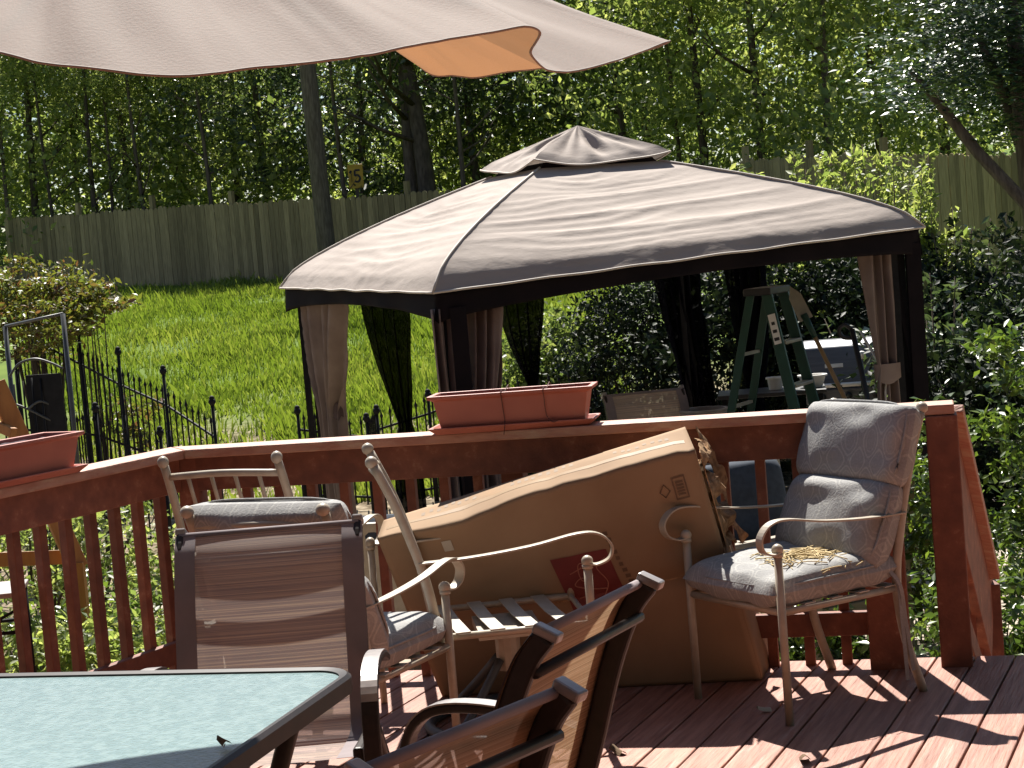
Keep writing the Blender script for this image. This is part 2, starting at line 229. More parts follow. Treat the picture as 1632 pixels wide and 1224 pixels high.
# ------------------------------------------------------------------ mesh building
class MB:
    def __init__(s): s.v = []; s.f = []; s.uv = None
    def add(s, vs_, fs):
        n = len(s.v); s.v.extend([tuple(q) for q in vs_]); s.f.extend([tuple(i + n for i in f) for f in fs]); return s
    def hexa(s, p):      # p: 8 points, bottom ring 0-3 then top ring 4-7
        return s.add(p, [(3, 2, 1, 0), (4, 5, 6, 7), (0, 1, 5, 4), (1, 2, 6, 5), (2, 3, 7, 6), (3, 0, 4, 7)])
    def box(s, c, d, rot=None):
        c = Vector(c); hx, hy, hz = d[0] / 2, d[1] / 2, d[2] / 2
        P = [V(-hx, -hy, -hz), V(hx, -hy, -hz), V(hx, hy, -hz), V(-hx, hy, -hz), V(-hx, -hy, hz), V(hx, -hy, hz), V(hx, hy, hz), V(-hx, hy, hz)]
        if rot is not None: P = [rot @ q for q in P]
        return s.hexa([c + q for q in P])
    def beam(s, a, b, wd, ht, up=(0, 0, 1)):
        a, b = Vector(a), Vector(b); d = (b - a).normalized(); up = Vector(up)
        sx = d.cross(up)
        if sx.length < 1e-4: sx = d.cross(V(0, 1, 0))
        sx.normalize(); uz = sx.cross(d).normalized(); sx *= wd / 2; uz *= ht / 2
        return s.hexa([a - sx - uz, a + sx - uz, b + sx - uz, b - sx - uz, a - sx + uz, a + sx + uz, b + sx + uz, b - sx + uz])
    def tube(s, pts, r, n=8, closed=False, cap=True):
        pts = [Vector(q) for q in pts]; m = len(pts); rs = r if isinstance(r, (list, tuple)) else [r] * m
        up = V(0.13, 0.31, 0.94); rings = []
        for i in range(m):
            if closed: d = pts[(i + 1) % m] - pts[i - 1]
            else: d = pts[min(i + 1, m - 1)] - pts[max(i - 1, 0)]
            d.normalize(); x = d.cross(up)
            if x.length < 0.05: x = d.cross(V(1, 0, 0))
            x.normalize(); y = x.cross(d)
            rings.append([pts[i] + (x * math.cos(k * 2 * math.pi / n) + y * math.sin(k * 2 * math.pi / n)) * rs[i] for k in range(n)])
        fs = []
        for i in range(m if closed else m - 1):
            j = (i + 1) % m
            for k in range(n): fs.append((i * n + k, i * n + (k + 1) % n, j * n + (k + 1) % n, j * n + k))
        if cap and not closed: fs.append(tuple(range(n - 1, -1, -1))); fs.append(tuple((m - 1) * n + k for k in range(n)))
        return s.add([q for rg in rings for q in rg], fs)
    def ribbon(s, pts, wd, th, side):
        """flat bar bent along pts; side = width direction"""
        pts = [Vector(q) for q in pts]; m = len(pts); vs_ = []
        for i in range(m):
            d = (pts[min(i + 1, m - 1)] - pts[max(i - 1, 0)]).normalized()
            sv = side[i] if isinstance(side, list) else side
            sv = Vector(sv); sv = (sv - d * sv.dot(d)).normalized(); nn = d.cross(sv).normalized()
            for a, b in ((-1, -1), (1, -1), (1, 1), (-1, 1)): vs_.append(pts[i] + sv * (a * wd / 2) + nn * (b * th / 2))
        fs = []
        for i in range(m - 1):
            for k in range(4): fs.append((i * 4 + k, i * 4 + (k + 1) % 4, i * 4 + 4 + (k + 1) % 4, i * 4 + 4 + k))
        fs.append((3, 2, 1, 0)); fs.append(tuple((m - 1) * 4 + k for k in range(4)))
        return s.add(vs_, fs)
    def sphere(s, c, r, nu=10, nv=6, sc=(1, 1, 1)):
        c = Vector(c); vs_ = []; fs = []
        for j in range(nv + 1):
            t = math.pi * j / nv
            for i in range(nu):
                a = 2 * math.pi * i / nu
                vs_.append(c + V(math.sin(t) * math.cos(a) * r * sc[0], math.sin(t) * math.sin(a) * r * sc[1], math.cos(t) * r * sc[2]))
        for j in range(nv):
            for i in range(nu): fs.append((j * nu + i, (j + 1) * nu + i, (j + 1) * nu + (i + 1) % nu, j * nu + (i + 1) % nu))
        return s.add(vs_, fs)
    def grid(s, fn, nu, nv, uv=None, wrap=False):
        vs_ = [fn(i / nu, j / nv) for j in range(nv + 1) for i in range(nu + 1)]
        fs = [(j * (nu + 1) + i, j * (nu + 1) + i + 1, (j + 1) * (nu + 1) + i + 1, (j + 1) * (nu + 1) + i) for j in range(nv) for i in range(nu)]
        if uv:
            if s.uv is None: s.uv = []
            s.uv.extend([uv(i / nu, j / nv) for j in range(nv + 1) for i in range(nu + 1)])
        return s.add(vs_, fs)
    def prism(s, poly, z0, z1):
        n = len(poly); vs_ = [V(p[0], p[1], z0) for p in poly] + [V(p[0], p[1], z1) for p in poly]
        fs = [tuple(range(n - 1, -1, -1)), tuple(range(n, 2 * n))] + [(i, (i + 1) % n, n + (i + 1) % n, n + i) for i in range(n)]
        return s.add(vs_, fs)
    def build(s, name, m, parent=None, world=False, smooth=False, bevel=0.0, subsurf=0, solid=0.0, loc=None, autosmooth=False):
        me = bpy.data.meshes.new(name); off = V(0, 0, 0)
        if world and parent is not None:
            rt = parent
            while rt.parent: rt = rt.parent
            off = Vector(rt.location)
        if loc is not None: off = Vector(loc)
        me.from_pydata([tuple(Vector(q) - off) for q in s.v], [], s.f)
        if s.uv:
            ul = me.uv_layers.new(name='UVMap')
            idx = np.zeros(len(me.loops), np.int32); me.loops.foreach_get('vertex_index', idx)
            ul.data.foreach_set('uv', np.array(s.uv, np.float32)[idx].ravel())
        me.materials.append(M[m] if isinstance(m, str) else m)
        if smooth or autosmooth:
            me.polygons.foreach_set('use_smooth', [True] * len(me.polygons))
            if autosmooth: me.set_sharp_from_angle(angle=R(40))
        o = bpy.data.objects.new(name, me); COL.objects.link(o)
        if parent is not None: o.parent = parent
        if loc is not None: o.location = loc
        if bevel:
            md = o.modifiers.new('bevel', 'BEVEL'); md.width = bevel; md.segments = 2; md.limit_method = 'ANGLE'
        if solid:
            md = o.modifiers.new('solid', 'SOLIDIFY'); md.thickness = solid; md.offset = 0
        if subsurf:
            md = o.modifiers.new('sub', 'SUBSURF'); md.levels = subsurf; md.render_levels = subsurf
        return o

def thing(name, label, cat, loc=(0, 0, 0), rotz=0.0, group=None):
    o = bpy.data.objects.new(name, None); COL.objects.link(o); o.location = loc; o.rotation_euler = (0, 0, rotz)
    o.empty_display_size = 0.1; tag(o, label, cat, group); return o
def tag(o, label=None, cat=None, group=None, kind=None):
    if label: o['label'] = label
    if cat: o['category'] = cat
    if group: o['group'] = group
    if kind: o['kind'] = kind
    return o
def link_copy(src, parent, name=None, loc=None, rot=None, scale=None):
    c = src.copy(); COL.objects.link(c); c.parent = parent
    if loc is not None: c.location = loc
    if rot is not None: c.rotation_euler = rot
    if scale is not None: c.scale = scale
    return c
def mesh_obj(name, me, parent, loc=(0, 0, 0), rot=(0, 0, 0), scale=(1, 1, 1)):
    o = bpy.data.objects.new(name, me); COL.objects.link(o); o.parent = parent; o.location = loc; o.rotation_euler = rot; o.scale = scale; return o
def mesh_of(mb, name, m, smooth=False):
    o = mb.build(name, m, smooth=smooth); me = o.data; bpy.data.objects.remove(o); return me
def arc(pts, n=6):
    """smooth curve through pts (Catmull-Rom)"""
    P = [Vector(q) for q in pts]; P = [P[0] * 2 - P[1]] + P + [P[-1] * 2 - P[-2]]; out = []
    for i in range(1, len(P) - 2):
        for k in range(n):
            t = k / n; a, b, c, d = P[i - 1], P[i], P[i + 1], P[i + 2]
            out.append(0.5 * ((2 * b) + (c - a) * t + (2 * a - 5 * b + 4 * c - d) * t * t + (3 * b - a - 3 * c + d) * t ** 3))
    out.append(P[-2]); return out
def fract(x): return x - math.floor(x)
def h1(i): return fract(math.sin(i * 127.1 + 3.7) * 43758.5453)
def vnoise(x, y=0.0):
    xi, yi = math.floor(x), math.floor(y); xf, yf = x - xi, y - yi; u = xf * xf * (3 - 2 * xf); v = yf * yf * (3 - 2 * yf)
    q = lambda a, b: h1(a * 1.37 + b * 57.31)
    return (q(xi, yi) * (1 - u) + q(xi + 1, yi) * u) * (1 - v) + (q(xi, yi + 1) * (1 - u) + q(xi + 1, yi + 1) * u) * v

# ================================================================== SETTING
GZ = -0.6
_ty = [-60, 16.0, 18.5, 21, 30, 40, 55, 120, 700]; _tz = [GZ, GZ, -0.45, -0.15, 0.75, 1.55, 2.4, 5, 12]
def terr(x, y):
    z = float(np.interp(y, _ty, _tz))
    k = max(0.0, min(1.0, (y - 17) / 8)); z += 0.06 * max(0.0, min(x, 30)) * k
    return z + 0.05 * k * (vnoise(x * 0.6 + 9, y * 0.6) - 0.5)
def build_ground():
    xs = np.unique(np.concatenate([np.linspace(-400, -20, 14), np.linspace(-20, 20, 61), np.linspace(20, 400, 14)]))
    ys = np.unique(np.concatenate([np.linspace(-60, 8, 8), np.linspace(8, 60, 105), np.linspace(60, 700, 14)]))
    m = MB(); nx = len(xs)
    m.v = [(x, y, terr(x, y)) for y in ys for x in xs]
    m.f = [(j * nx + i, j * nx + i + 1, (j + 1) * nx + i + 1, (j + 1) * nx + i) for j in range(len(ys) - 1) for i in range(nx - 1)]
    return tag(m.build('ground', 'ground', smooth=True), kind='structure')
build_ground()

# patio of pavers under and round the gazebo
patio = MB().prism([(-2.6, 8.3), (6.4, 8.3), (6.4, 15.9), (-2.6, 15.9)], GZ - 0.1, GZ + 0.004).build('patio', 'ground'); tag(patio, kind='structure')
pv = [mesh_of(MB().box((0, 0, 0), (0.585, 0.385, 0.03)), 'paver', 'paver') for _ in range(2)]
for j in range(19):
    for i in range(15):
        x = -2.3 + i * 0.6 + (0.3 if j % 2 else 0); y = 8.5 + j * 0.4
        if x < 6.1 and y < 15.7 and (i * 3 + j) >= 0:
            mesh_obj('paver', pv[(i + j) % 2], patio, (x, y, GZ + 0.012 + 0.004 * h1(i * 31 + j)), (0, 0, 0.01 * (h1(i + j * 7) - 0.5)))

# ---- deck
def yf(x): return 7.05 - 0.235 * x            # inner face of the back rail
DK = Vector((0.49, 0.9, 0)).normalized()      # direction of the left rail
corner = V(-1.36, yf(-1.36), 0)
deck_poly = [(corner.x - 0.02, corner.y + 0.2), (corner.x - 0.13 - 6.2 * DK.x, corner.y + 0.17 - 6.2 * DK.y), (-4.6, -1.4), (4.2, -1.4), (4.2, yf(4.2) + 0.12), (1.4, yf(1.4) + 0.14)]
deck = MB().prism([(x * 0.99, y - 0.03) for x, y in deck_poly], -0.24, -0.036).build('deck', 'rail'); tag(deck, kind='structure')
def clip(poly, n, d):
    out = []
    for i in range(len(poly)):
        a, b = poly[i], poly[(i + 1) % len(poly)]; da = a[0] * n[0] + a[1] * n[1] - d; db = b[0] * n[0] + b[1] * n[1] - d
        if da <= 0: out.append(a)
        if da * db < 0: t = da / (da - db); out.append((a[0] + (b[0] - a[0]) * t, a[1] + (b[1] - a[1]) * t))
    return out
BA = R(22.5); bn = (math.cos(BA), -math.sin(BA))          # boards run 22.5 degrees off the view
k0 = min(x * bn[0] + y * bn[1] for x, y in deck_poly); k1 = max(x * bn[0] + y * bn[1] for x, y in deck_poly)
PW = 0.143; i = 0; k = k0
while k < k1:
    q = clip(deck_poly, bn, k + PW - 0.007); q = clip(q, (-bn[0], -bn[1]), -k)
    if len(q) > 2:
        cx = sum(a[0] for a in q) / len(q); cy = sum(a[1] for a in q) / len(q)
        ca, sa = math.cos(-BA), math.sin(-BA)
        # board mesh in its own frame (x across, y along)
        loc = [((x - cx) * math.cos(BA) - (y - cy) * math.sin(BA), (x - cx) * math.sin(BA) + (y - cy) * math.cos(BA)) for x, y in q]
        o = MB().prism(loc, -0.034, 0).build('plank', 'deck', deck, bevel=0.004); o.location = (cx, cy, 0.0015 * h1(i)); o.rotation_euler = (0, 0, -BA)
    k += PW; i += 1

# ---- unseen wall, roofs and wing, added behind the camera to hold back sky light
hs_ = thing('sky_block_house', 'unseen brown sided wall added behind the camera to block sky light', 'sky_block_house', (0, -1.5, GZ))
for k in range(36): MB().beam(V(-9, -1.5 - 0.004 * (k % 2), GZ + 0.11 + k * 0.22), V(9, -1.5 - 0.004 * (k % 2), GZ + 0.11 + k * 0.22), 0.05, 0.225).build('siding_board', 'siding', hs_, world=True)
MB().hexa([V(-9.6, -6.5, 7.2), V(9.6, -6.5, 7.2), V(9.6, -0.8, 7.2), V(-9.6, -0.8, 7.2), V(-9.6, -6.5, 9.8), V(9.6, -6.5, 9.8), V(9.6, -0.85, 7.35), V(-9.6, -0.85, 7.35)]).build('roof', 'roofing', hs_, world=True)
MB().box((-7.5, 1.9, 3.2), (4.2, 6.6, 7.6)).build('sky_block_wing', 'siding', hs_, world=True)
MB().hexa([V(-9.9, -1.4, 7.0), V(-5.1, -1.4, 7.0), V(-5.1, 5.6, 7.0), V(-9.9, 5.6, 7.0), V(-7.5, -1.4, 9.0), V(-7.4, -1.4, 9.0), V(-7.4, 5.6, 9.0), V(-7.5, 5.6, 9.0)]).build('sky_block_wing_roof', 'roofing', hs_, world=True)
# ---- railing along the back and left edge
rail = thing('deck_railing', 'red stained wooden deck railing with square balusters and worn flat cap', 'railing', (0, yf(0) + 0.07, 0))
CT = 0.98                                                  # top of the cap
xe = 1.615
def rail_run(p, q, capw, n_in, name_first):
    """p,q: inner-face end points; n_in: unit normal to the inside"""
    d = (q - p).normalized(); out = -n_in
    a = p + out * (capw / 2 - 0.02); b = q + out * (capw / 2 - 0.02)
    MB().beam(p + out * 0.036 + V(0, 0, CT - 0.038 - 0.07), q + out * 0.036 + V(0, 0, CT - 0.038 - 0.07), 0.036, 0.135, ).build('upper_rail', 'rail', rail, world=True, bevel=0.004)
    MB().beam(p + out * 0.036 + V(0, 0, 0.165), q + out * 0.036 + V(0, 0, 0.165), 0.036, 0.09).build('bottom_rail', 'rail', rail, world=True, bevel=0.004)
    L = (q - p).length; n = int(L / 0.139)
    for i in range(n):
        c = p + d * (0.1 + i * 0.139) + out * (0.056 + 0.019)
        me_h = CT - 0.045
        o = MB().box((0, 0, 0), (0.038, 0.038, me_h + 0.1)).build('baluster', 'rail', rail, bevel=0.003)
        o.location = c + V(0, 0, (me_h - 0.1) / 2) - Vector(rail.location); o.rotation_euler = (0, 0, math.atan2(d.y, d.x) + 0.02 * (h1(i) - 0.5))
ninb = V(-0.235, -1, 0).normalized()
pb0 = V(corner.x, corner.y, 0); pb1 = V(1.27, yf(1.27), 0)
rail_run(pb0, pb1, 0.15, ninb, True)
# cap boards
def capboard(p, q, n_in, ov=0.03, wd=0.16, trim0=0, trim1=0):
    out = -n_in; poly = [p + n_in * ov + (q - p).normalized() * trim0, q + n_in * ov, q + out * (wd - ov), p + out * (wd - ov)]
    return poly
out_b = -ninb; ninl = V(DK.y, -DK.x, 0); out_l = -ninl
pl1 = V(corner.x, corner.y, 0) - DK * 0.0; pl0 = pl1 - DK * 5.6
rail_run(pl0, pl1, 0.15, ninl, False)
# mitred corner: intersection of the two inner and outer cap edges
def isect(p, d, q, e):
    det = d.x * -e.y + e.x * d.y; r = q - p; t = (r.x * -e.y + e.x * r.y) / det; return p + d * t
db = (pb1 - pb0).normalized()
mi = isect(pb0 + ninb * 0.03, db, pl1 + ninl * 0.03, DK); mo = isect(pb0 + out_b * 0.13, db, pl1 + out_l * 0.13, DK)
pe = V(xe, yf(xe), 0)
def cap_mesh(poly, c, ang):
    m = MB(); ca, sa = math.cos(-ang), math.sin(-ang)
    q = [((p.x - c.x) * ca - (p.y - c.y) * sa, (p.x - c.x) * sa + (p.y - c.y) * ca) for p in poly]
    m.prism(q, CT - 0.038, CT); o = m.build('rail_cap', 'cap', rail, bevel=0.005); o.location = c - Vector(rail.location) ; o.rotation_euler = (0, 0, ang); return o
angb = math.atan2(db.y, db.x); angl = math.atan2(DK.y, DK.x)
cap_mesh([mi, pe + ninb * 0.03, pe + out_b * 0.13, mo], V(0, yf(0), 0), angb)
cap_mesh([pl0 + ninl * 0.03, mi - DK * 0.003, mo - DK * 0.003, pl0 + out_l * 0.13], pl1 - DK * 2, angl)
# posts
def post(c, wd, z0, z1, ang): 
    o = MB().box((0, 0, (z0 + z1) / 2), (wd, wd, z1 - z0)).build('post', 'rail', rail, bevel=0.005); o.location = Vector(c) - Vector(rail.location); o.rotation_euler = (0, 0, ang); return o
post(V(1.34, yf(1.34) + 0.03, 0), 0.15, -0.5, CT - 0.04, angb)
post(V(corner.x + 0.02, corner.y + 0.06, 0), 0.09, -0.5, CT - 0.04, angb)
post(V(pl1.x, pl1.y, 0) - DK * 1.9 + out_l * 0.06, 0.09, -0.5, CT - 0.04, angl)
post(V(-0.02, yf(-0.02) + 0.10, 0), 0.09, -0.5, CT - 0.04, angb)
rp = V(1.572, yf(1.572) + 0.02, 0)
post(rp, 0.115, -0.5, CT - 0.04, angb)
# stair handrail going down and away from the right post
sp0 = A(1511, 676, 6.80); sp1 = A(1572, 940, 7.6)
MB().beam(sp0 + V(0, 0, -0.14), sp1 + V(0, 0, -0.14), 0.04, 0.36).build('stair_rail', 'rail', rail, world=True, bevel=0.004)
MB().beam(sp0 + V(0.01, 0, 0.058), sp1 + V(0.01, 0.0, 0.058), 0.10, 0.036).build('stair_rail_cap', 'cap', rail, world=True, bevel=0.004)
MB().beam(sp0 + V(0, 0, -0.72), sp1 + V(0, 0, -0.55), 0.036, 0.09).build('stair_bottom_rail', 'rail', rail, world=True, bevel=0.004)
for k in range(4):
    t = (k + 0.7) / 4.6; c = sp0.lerp(sp1, t); MB().beam(c + V(-0.03, 0, -0.66), c + V(-0.03, 0, 0.05), 0.038, 0.038, up=(0, 1, 0)).build('baluster', 'rail', rail, world=True)
MB().beam(V(sp1.x + 0.01, sp1.y + 0.05, GZ), V(sp1.x + 0.01, sp1.y + 0.05, sp1.z + 0.02), 0.1, 0.1, up=(0, 1, 0)).build('post', 'rail', rail, world=True, bevel=0.004)
for k in range(3):
    o = MB().box((2.6, yf(2.6) + 0.35 + k * 0.29, -0.17 - k * 0.17), (1.7, 0.28, 0.04), Matrix.Rotation(angb, 3, 'Z')).build('stair_tread', 'deck', deck, bevel=0.004)

# ---- privacy fences
def picket_mesh(i):
    hgt = 1.83 + 0.05 * (h1(i * 3.1) - 0.5); wv = 0.134 + 0.008 * (h1(i) - 0.5); m = MB(); t = 0.009
    prof = [(-wv / 2, 0), (wv / 2, 0), (wv / 2, hgt - 0.045), (wv / 2 - 0.03, hgt - 0.008), (0.0, hgt), (-wv / 2 + 0.03, hgt - 0.008), (-wv / 2, hgt - 0.045)]
    n = len(prof); m.add([V(x, -t, z) for x, z in prof] + [V(x, t, z) for x, z in prof], [tuple(range(n)), tuple(range(2 * n - 1, n - 1, -1))] + [((i2 + 1) % n, i2, n + i2, n + (i2 + 1) % n) for i2 in range(n)])
    return mesh_of(m, 'picket', 'fence')
PK = [picket_mesh(i) for i in range(7)]
def privacy_fence(a, b, label):
    a, b = Vector(a), Vector(b); d = b - a; L = d.length; d.normalize(); ang = math.atan2(d.y, d.x)
    f = thing('privacy_fence', label, 'fence', (a.x, a.y, terr(a.x, a.y)), ang, 'wooden privacy fences')
    n = int(L / 0.142); inv = Matrix.Rotation(-ang, 3, 'Z')
    for i in range(n):
        p = a + d * (i * 0.142); z = terr(p.x, p.y)
        mesh_obj('picket', PK[int(h1(i * 1.7) * 7) % 7], f, (i * 0.142, 0.006 * h1(i), z - f.location.z - 0.06), (0, 0.006 * (h1(i * 5) - 0.5), 0))
    for k in range(int(L / 2.4) + 1):
        p = a + d * (k * 2.4); z = terr(p.x, p.y) - f.location.z
        MB().box((k * 2.4, 0.09, z + 0.98), (0.1, 0.1, 2.05 + 0.1 * h1(k))).build('fence_post', 'fence', f)
    for h in (0.35, 1.0, 1.55):
        m = MB()
        for k in range(int(L / 2.4)):
            p = a + d * (k * 2.4); q = a + d * ((k + 1) * 2.4)
            m.beam(V(k * 2.4, 0.03, terr(p.x, p.y) - f.location.z + h), V(k * 2.4 + 2.4, 0.03, terr(q.x, q.y) - f.location.z + h), 0.036, 0.085)
        m.build('fence_rail', 'fence', f)
    return f
lf0 = A(15, 400, 44.0); lf1 = A(800, 400, 36.0)
privacy_fence((lf0.x, lf0.y, 0), (lf1.x, lf1.y, 0), 'long weathered wooden picket fence behind the lawn on the left')
rf0 = A(1185, 300, 33.5); rf1 = A(1700, 300, 24.5)
privacy_fence((rf0.x, rf0.y, 0), (rf1.x, rf1.y, 0), 'weathered wooden picket fence behind the shrubs on the right')

# ================================================================== VEGETATION
def leaf_mesh(name, pos, size, m, upbias=0.5, aspect=0.5, seed=0, droop=None, normals=None, jitter=0.35):
    """one mesh of many folded leaf blades at pos (n,3)"""
    rg = np.random.default_rng(seed); n = len(pos)
    nr = rg.normal(size=(n, 3)); nr /= np.linalg.norm(nr, axis=1, keepdims=True); nr[:, 2] += upbias
    if normals is not None: nr = nr * 0.6 + normals
    nr /= np.linalg.norm(nr, axis=1, keepdims=True)
    d = rg.normal(size=(n, 3))
    if droop is not None: d = d * 0.5 + np.array(droop)
    d -= nr * np.sum(d * nr, axis=1, keepdims=True); d /= np.linalg.norm(d, axis=1, keepdims=True); s = np.cross(nr, d)
    L = size * (1 + jitter * rg.normal(size=(n, 1)).clip(-1.6, 1.8)); Wd = L * aspect * 0.5
    b = pos - d * L * 0.5; t = pos + d * L * 0.5; l = pos + s * Wd + nr * Wd * 0.35 - d * L * 0.05; r = pos - s * Wd + nr * Wd * 0.35 - d * L * 0.05
    v = np.stack([b, l, t, r], 1).reshape(-1, 3).astype(np.float32)
    me = bpy.data.meshes.new(name); me.vertices.add(4 * n); me.vertices.foreach_set('co', v.ravel())
    idx = np.arange(n)[:, None] * 4 + np.array([[0, 2, 1, 0, 3, 2]]); me.loops.add(6 * n); me.loops.foreach_set('vertex_index', idx.ravel().astype(np.int32))
    me.polygons.add(2 * n); me.polygons.foreach_set('loop_start', (np.arange(2 * n) * 3).astype(np.int32))
    try: me.polygons.foreach_set('loop_total', np.full(2 * n, 3, np.int32))
    except Exception: pass
    at = me.attributes.new('leaf_tint', 'FLOAT', 'POINT'); at.data.foreach_set('value', np.repeat(rg.random(n), 4).astype(np.float32))
    me.update(); me.validate(); me.materials.append(M[m]); return me
def clumps(n_clump, n_leaf, rad, clump_r, seed, flat=1.0, shell=0.35, lobes=0.35):
    """leaf positions: clumps spread through an uneven ellipsoid, each clump a loose spray of leaves"""
    rg = np.random.default_rng(seed)
    d = rg.normal(size=(n_clump, 3)); d /= np.linalg.norm(d, axis=1, keepdims=True)
    ph = rg.random(6) * 6.28
    lob = 1 + lobes * np.sin(3 * np.arctan2(d[:, 1], d[:, 0]) + ph[0]) * np.cos(2.3 * d[:, 2] + ph[1]) + lobes * 0.6 * np.sin(5 * d[:, 0] + ph[2]) * np.sin(4 * d[:, 2] + ph[3])
    rr = (shell + (1 - shell) * rg.random(n_clump)) ** 0.7 * lob
    c = d * rr[:, None] * np.array(rad)
    cr = clump_r * (0.6 + 0.8 * rg.random(n_clump))
    k = rg.integers(0, n_clump, n_leaf)
    off = rg.normal(size=(n_leaf, 3)) * np.array([1, 1, 0.55 * flat]) * cr[k][:, None] * 0.6
    return c[k] + off
def trunk_mesh(h, r, seed, lean=(0, 0), limbs=7, spread=1.4, start=0.35, n=8, wob=0.1):
    rg = random.Random(seed); m = MB(); pts = []; rs = []
    for i in range(9):
        t = i / 8; pts.append(V(lean[0] * t + wob * math.sin(t * 4 + seed) * t, lean[1] * t + wob * math.cos(t * 3 + seed) * t, h * t)); rs.append(r * (1 - 0.72 * t) * (1.25 if i == 0 else 1))
    m.tube(pts, rs, n)
    for k in range(limbs):
        t = start + (0.95 - start) * (k + rg.random()) / limbs; i = min(7, int(t * 8)); b = pts[i].lerp(pts[i + 1], t * 8 - i); a = rg.random() * 6.28
        L = spread * (0.6 + 0.6 * rg.random()) * (1.15 - 0.6 * t); e = b + V(math.cos(a) * L, math.sin(a) * L, L * (0.35 + 0.6 * rg.random())); mid = b.lerp(e, 0.5) + V(0, 0, -0.08 * L)
        rr = r * (1 - 0.72 * t) * 0.5; m.tube([b, mid, e], [rr, rr * 0.7, rr * 0.3], 5)
        for q in range(2):
            a2 = a + rg.uniform(-1, 1); e2 = mid.lerp(e, 0.3 + 0.3 * q) + V(math.cos(a2), math.sin(a2), 0.6) * L * 0.5; m.tube([mid.lerp(e, 0.3 * q), e2], [rr * 0.5, rr * 0.15], 4)
    return mesh_of(m, 'trunk', 'bark', smooth=True)

# --- shared crown and trunk meshes for the woods
CR = {}
for i in range(3): CR['light%d' % i] = leaf_mesh('crown', clumps(95, 6800, (2.4, 2.4, 3.3), 0.6, 100 + i), 0.135, 'leaf_light', 0.5, 0.55, 200 + i)
for i in range(2): CR['mid%d' % i] = leaf_mesh('crown', clumps(80, 4500, (2.4, 2.4, 3.2), 0.66, 110 + i), 0.17, 'leaf_mid', 0.5, 0.55, 210 + i)
for i in range(2): CR['dark%d' % i] = leaf_mesh('crown', clumps(90, 5400, (2.4, 2.4, 3.3), 0.66, 120 + i), 0.155, 'leaf_dark', 0.4, 0.5, 220 + i)
TRK = [trunk_mesh(8.5, 0.13, 40 + i, (0.35 * math.sin(i * 2.1), 0.2), 8, 1.5, 0.3, wob=0.14) for i in range(4)]
THIN = [trunk_mesh(8.0, 0.07, 50 + i, (0.5 * math.sin(i * 1.7), 0.2), 11, 0.9, 0.12, wob=0.16) for i in range(3)]

def woods_tree(px, Y, kind, trk, zc, sc, label, tscale=1.0, rz=None):
    p = A(px, 400, Y); x = p.x; z = terr(x, Y)
    t = thing('tree', label, 'tree', (x, Y, z), 0, 'trees in the woods beyond the fences')
    mesh_obj('trunk', trk, t, (0, 0, -0.1), (0, 0, (h1(px) * 6.28 if rz is None else rz)), (tscale, tscale, 1))
    mesh_obj('crown', CR[kind], t, (0, 0, zc), (0, 0, h1(px * 1.3) * 6.28), sc if isinstance(sc, tuple) else (sc, sc, sc))
    return t
WT = [ # px, Y, crown, trunk, crown height, scale, trunk scale, label
 (-60, 47, 'light0', TRK[0], 4.6, 1.15, 1.0, 'light green tree at the far left edge beyond the fence'),
 (62, 46, 'light1', TRK[1], 6.4, (1.1, 1.1, 0.9), 0.9, 'slim forked tree with pale leaves second from the left edge'),
 (128, 49, 'mid0', TRK[2], 5.4, 1.2, 0.7, 'mid green tree left of the short fence post'),
 (215, 46.5, 'light2', TRK[3], 6.2, (1.0, 1.0, 0.9), 0.8, 'slender tree with pale leaves above the left fence'),
 (300, 50, 'dark0', TRK[0], 5.6, 1.2, 2.0, 'thick dark trunked tree behind the left fence'),
 (385, 47, 'mid1', TRK[1], 5.2, 1.1, 0.8, 'leafy tree left of the tall bare trunk'),
 (440, 45, 'dark1', TRK[2], 5.0, 1.1, 0.8, 'dark evergreen tree just left of the tall bare trunk'),
 (585, 44, 'dark0', TRK[3], 4.6, 1.15, 0.9, 'dark tree by the small yellow number sign'),
 (667, 40.5, 'mid0', TRK[0], 6.4, 1.0, 1.5, 'left one of the twin trunks behind the gazebo'),
 (694, 40, 'dark1', TRK[1], 6.8, 1.0, 1.8, 'right one of the twin trunks behind the gazebo'),
 (775, 44, 'dark0', TRK[2], 5.2, 1.15, 1.0, 'dark tree left of the gazebo peak'),
 (835, 47, 'mid1', TRK[3], 5.4, 1.2, 1.0, 'mid green tree straight behind the gazebo peak'),
 (915, 45, 'dark1', TRK[0], 5.0, 1.2, 1.4, 'broad dark tree right behind the gazebo peak'),
 (1010, 40, 'mid0', TRK[1], 5.0, 1.1, 0.9, 'slim trunked tree below the umbrella tip'),
 (1045, 43, 'mid1', TRK[2], 5.6, 1.2, 1.0, 'dark tree right of the umbrella tip'),
 (1135, 36.5, 'light0', TRK[3], 4.2, 1.15, 0.8, 'sunlit yellow green tree above the gazebo roof'),
 (1225, 36, 'light1', TRK[0], 4.4, 1.2, 0.8, 'large sunlit tree with bending bare branch'),
 (1330, 35, 'light2', TRK[1], 4.0, 1.1, 0.8, 'bright leafy tree behind the leafy spires'),
 (1420, 37, 'light1', TRK[2], 5.2, 1.2, 0.9, 'mid green tree behind the broad layered tree'),
 (1520, 40, 'dark1', TRK[3], 4.6, 1.2, 1.0, 'dark tree behind the right fence'),
 (1640, 38, 'mid1', TRK[0], 4.6, 1.25, 1.0, 'mid green tree at the right edge behind the fence'),
]
for px, Y, kd, tr, zc, sc, ts, lab in WT: woods_tree(px, Y, kd, tr, zc, sc, lab, ts)
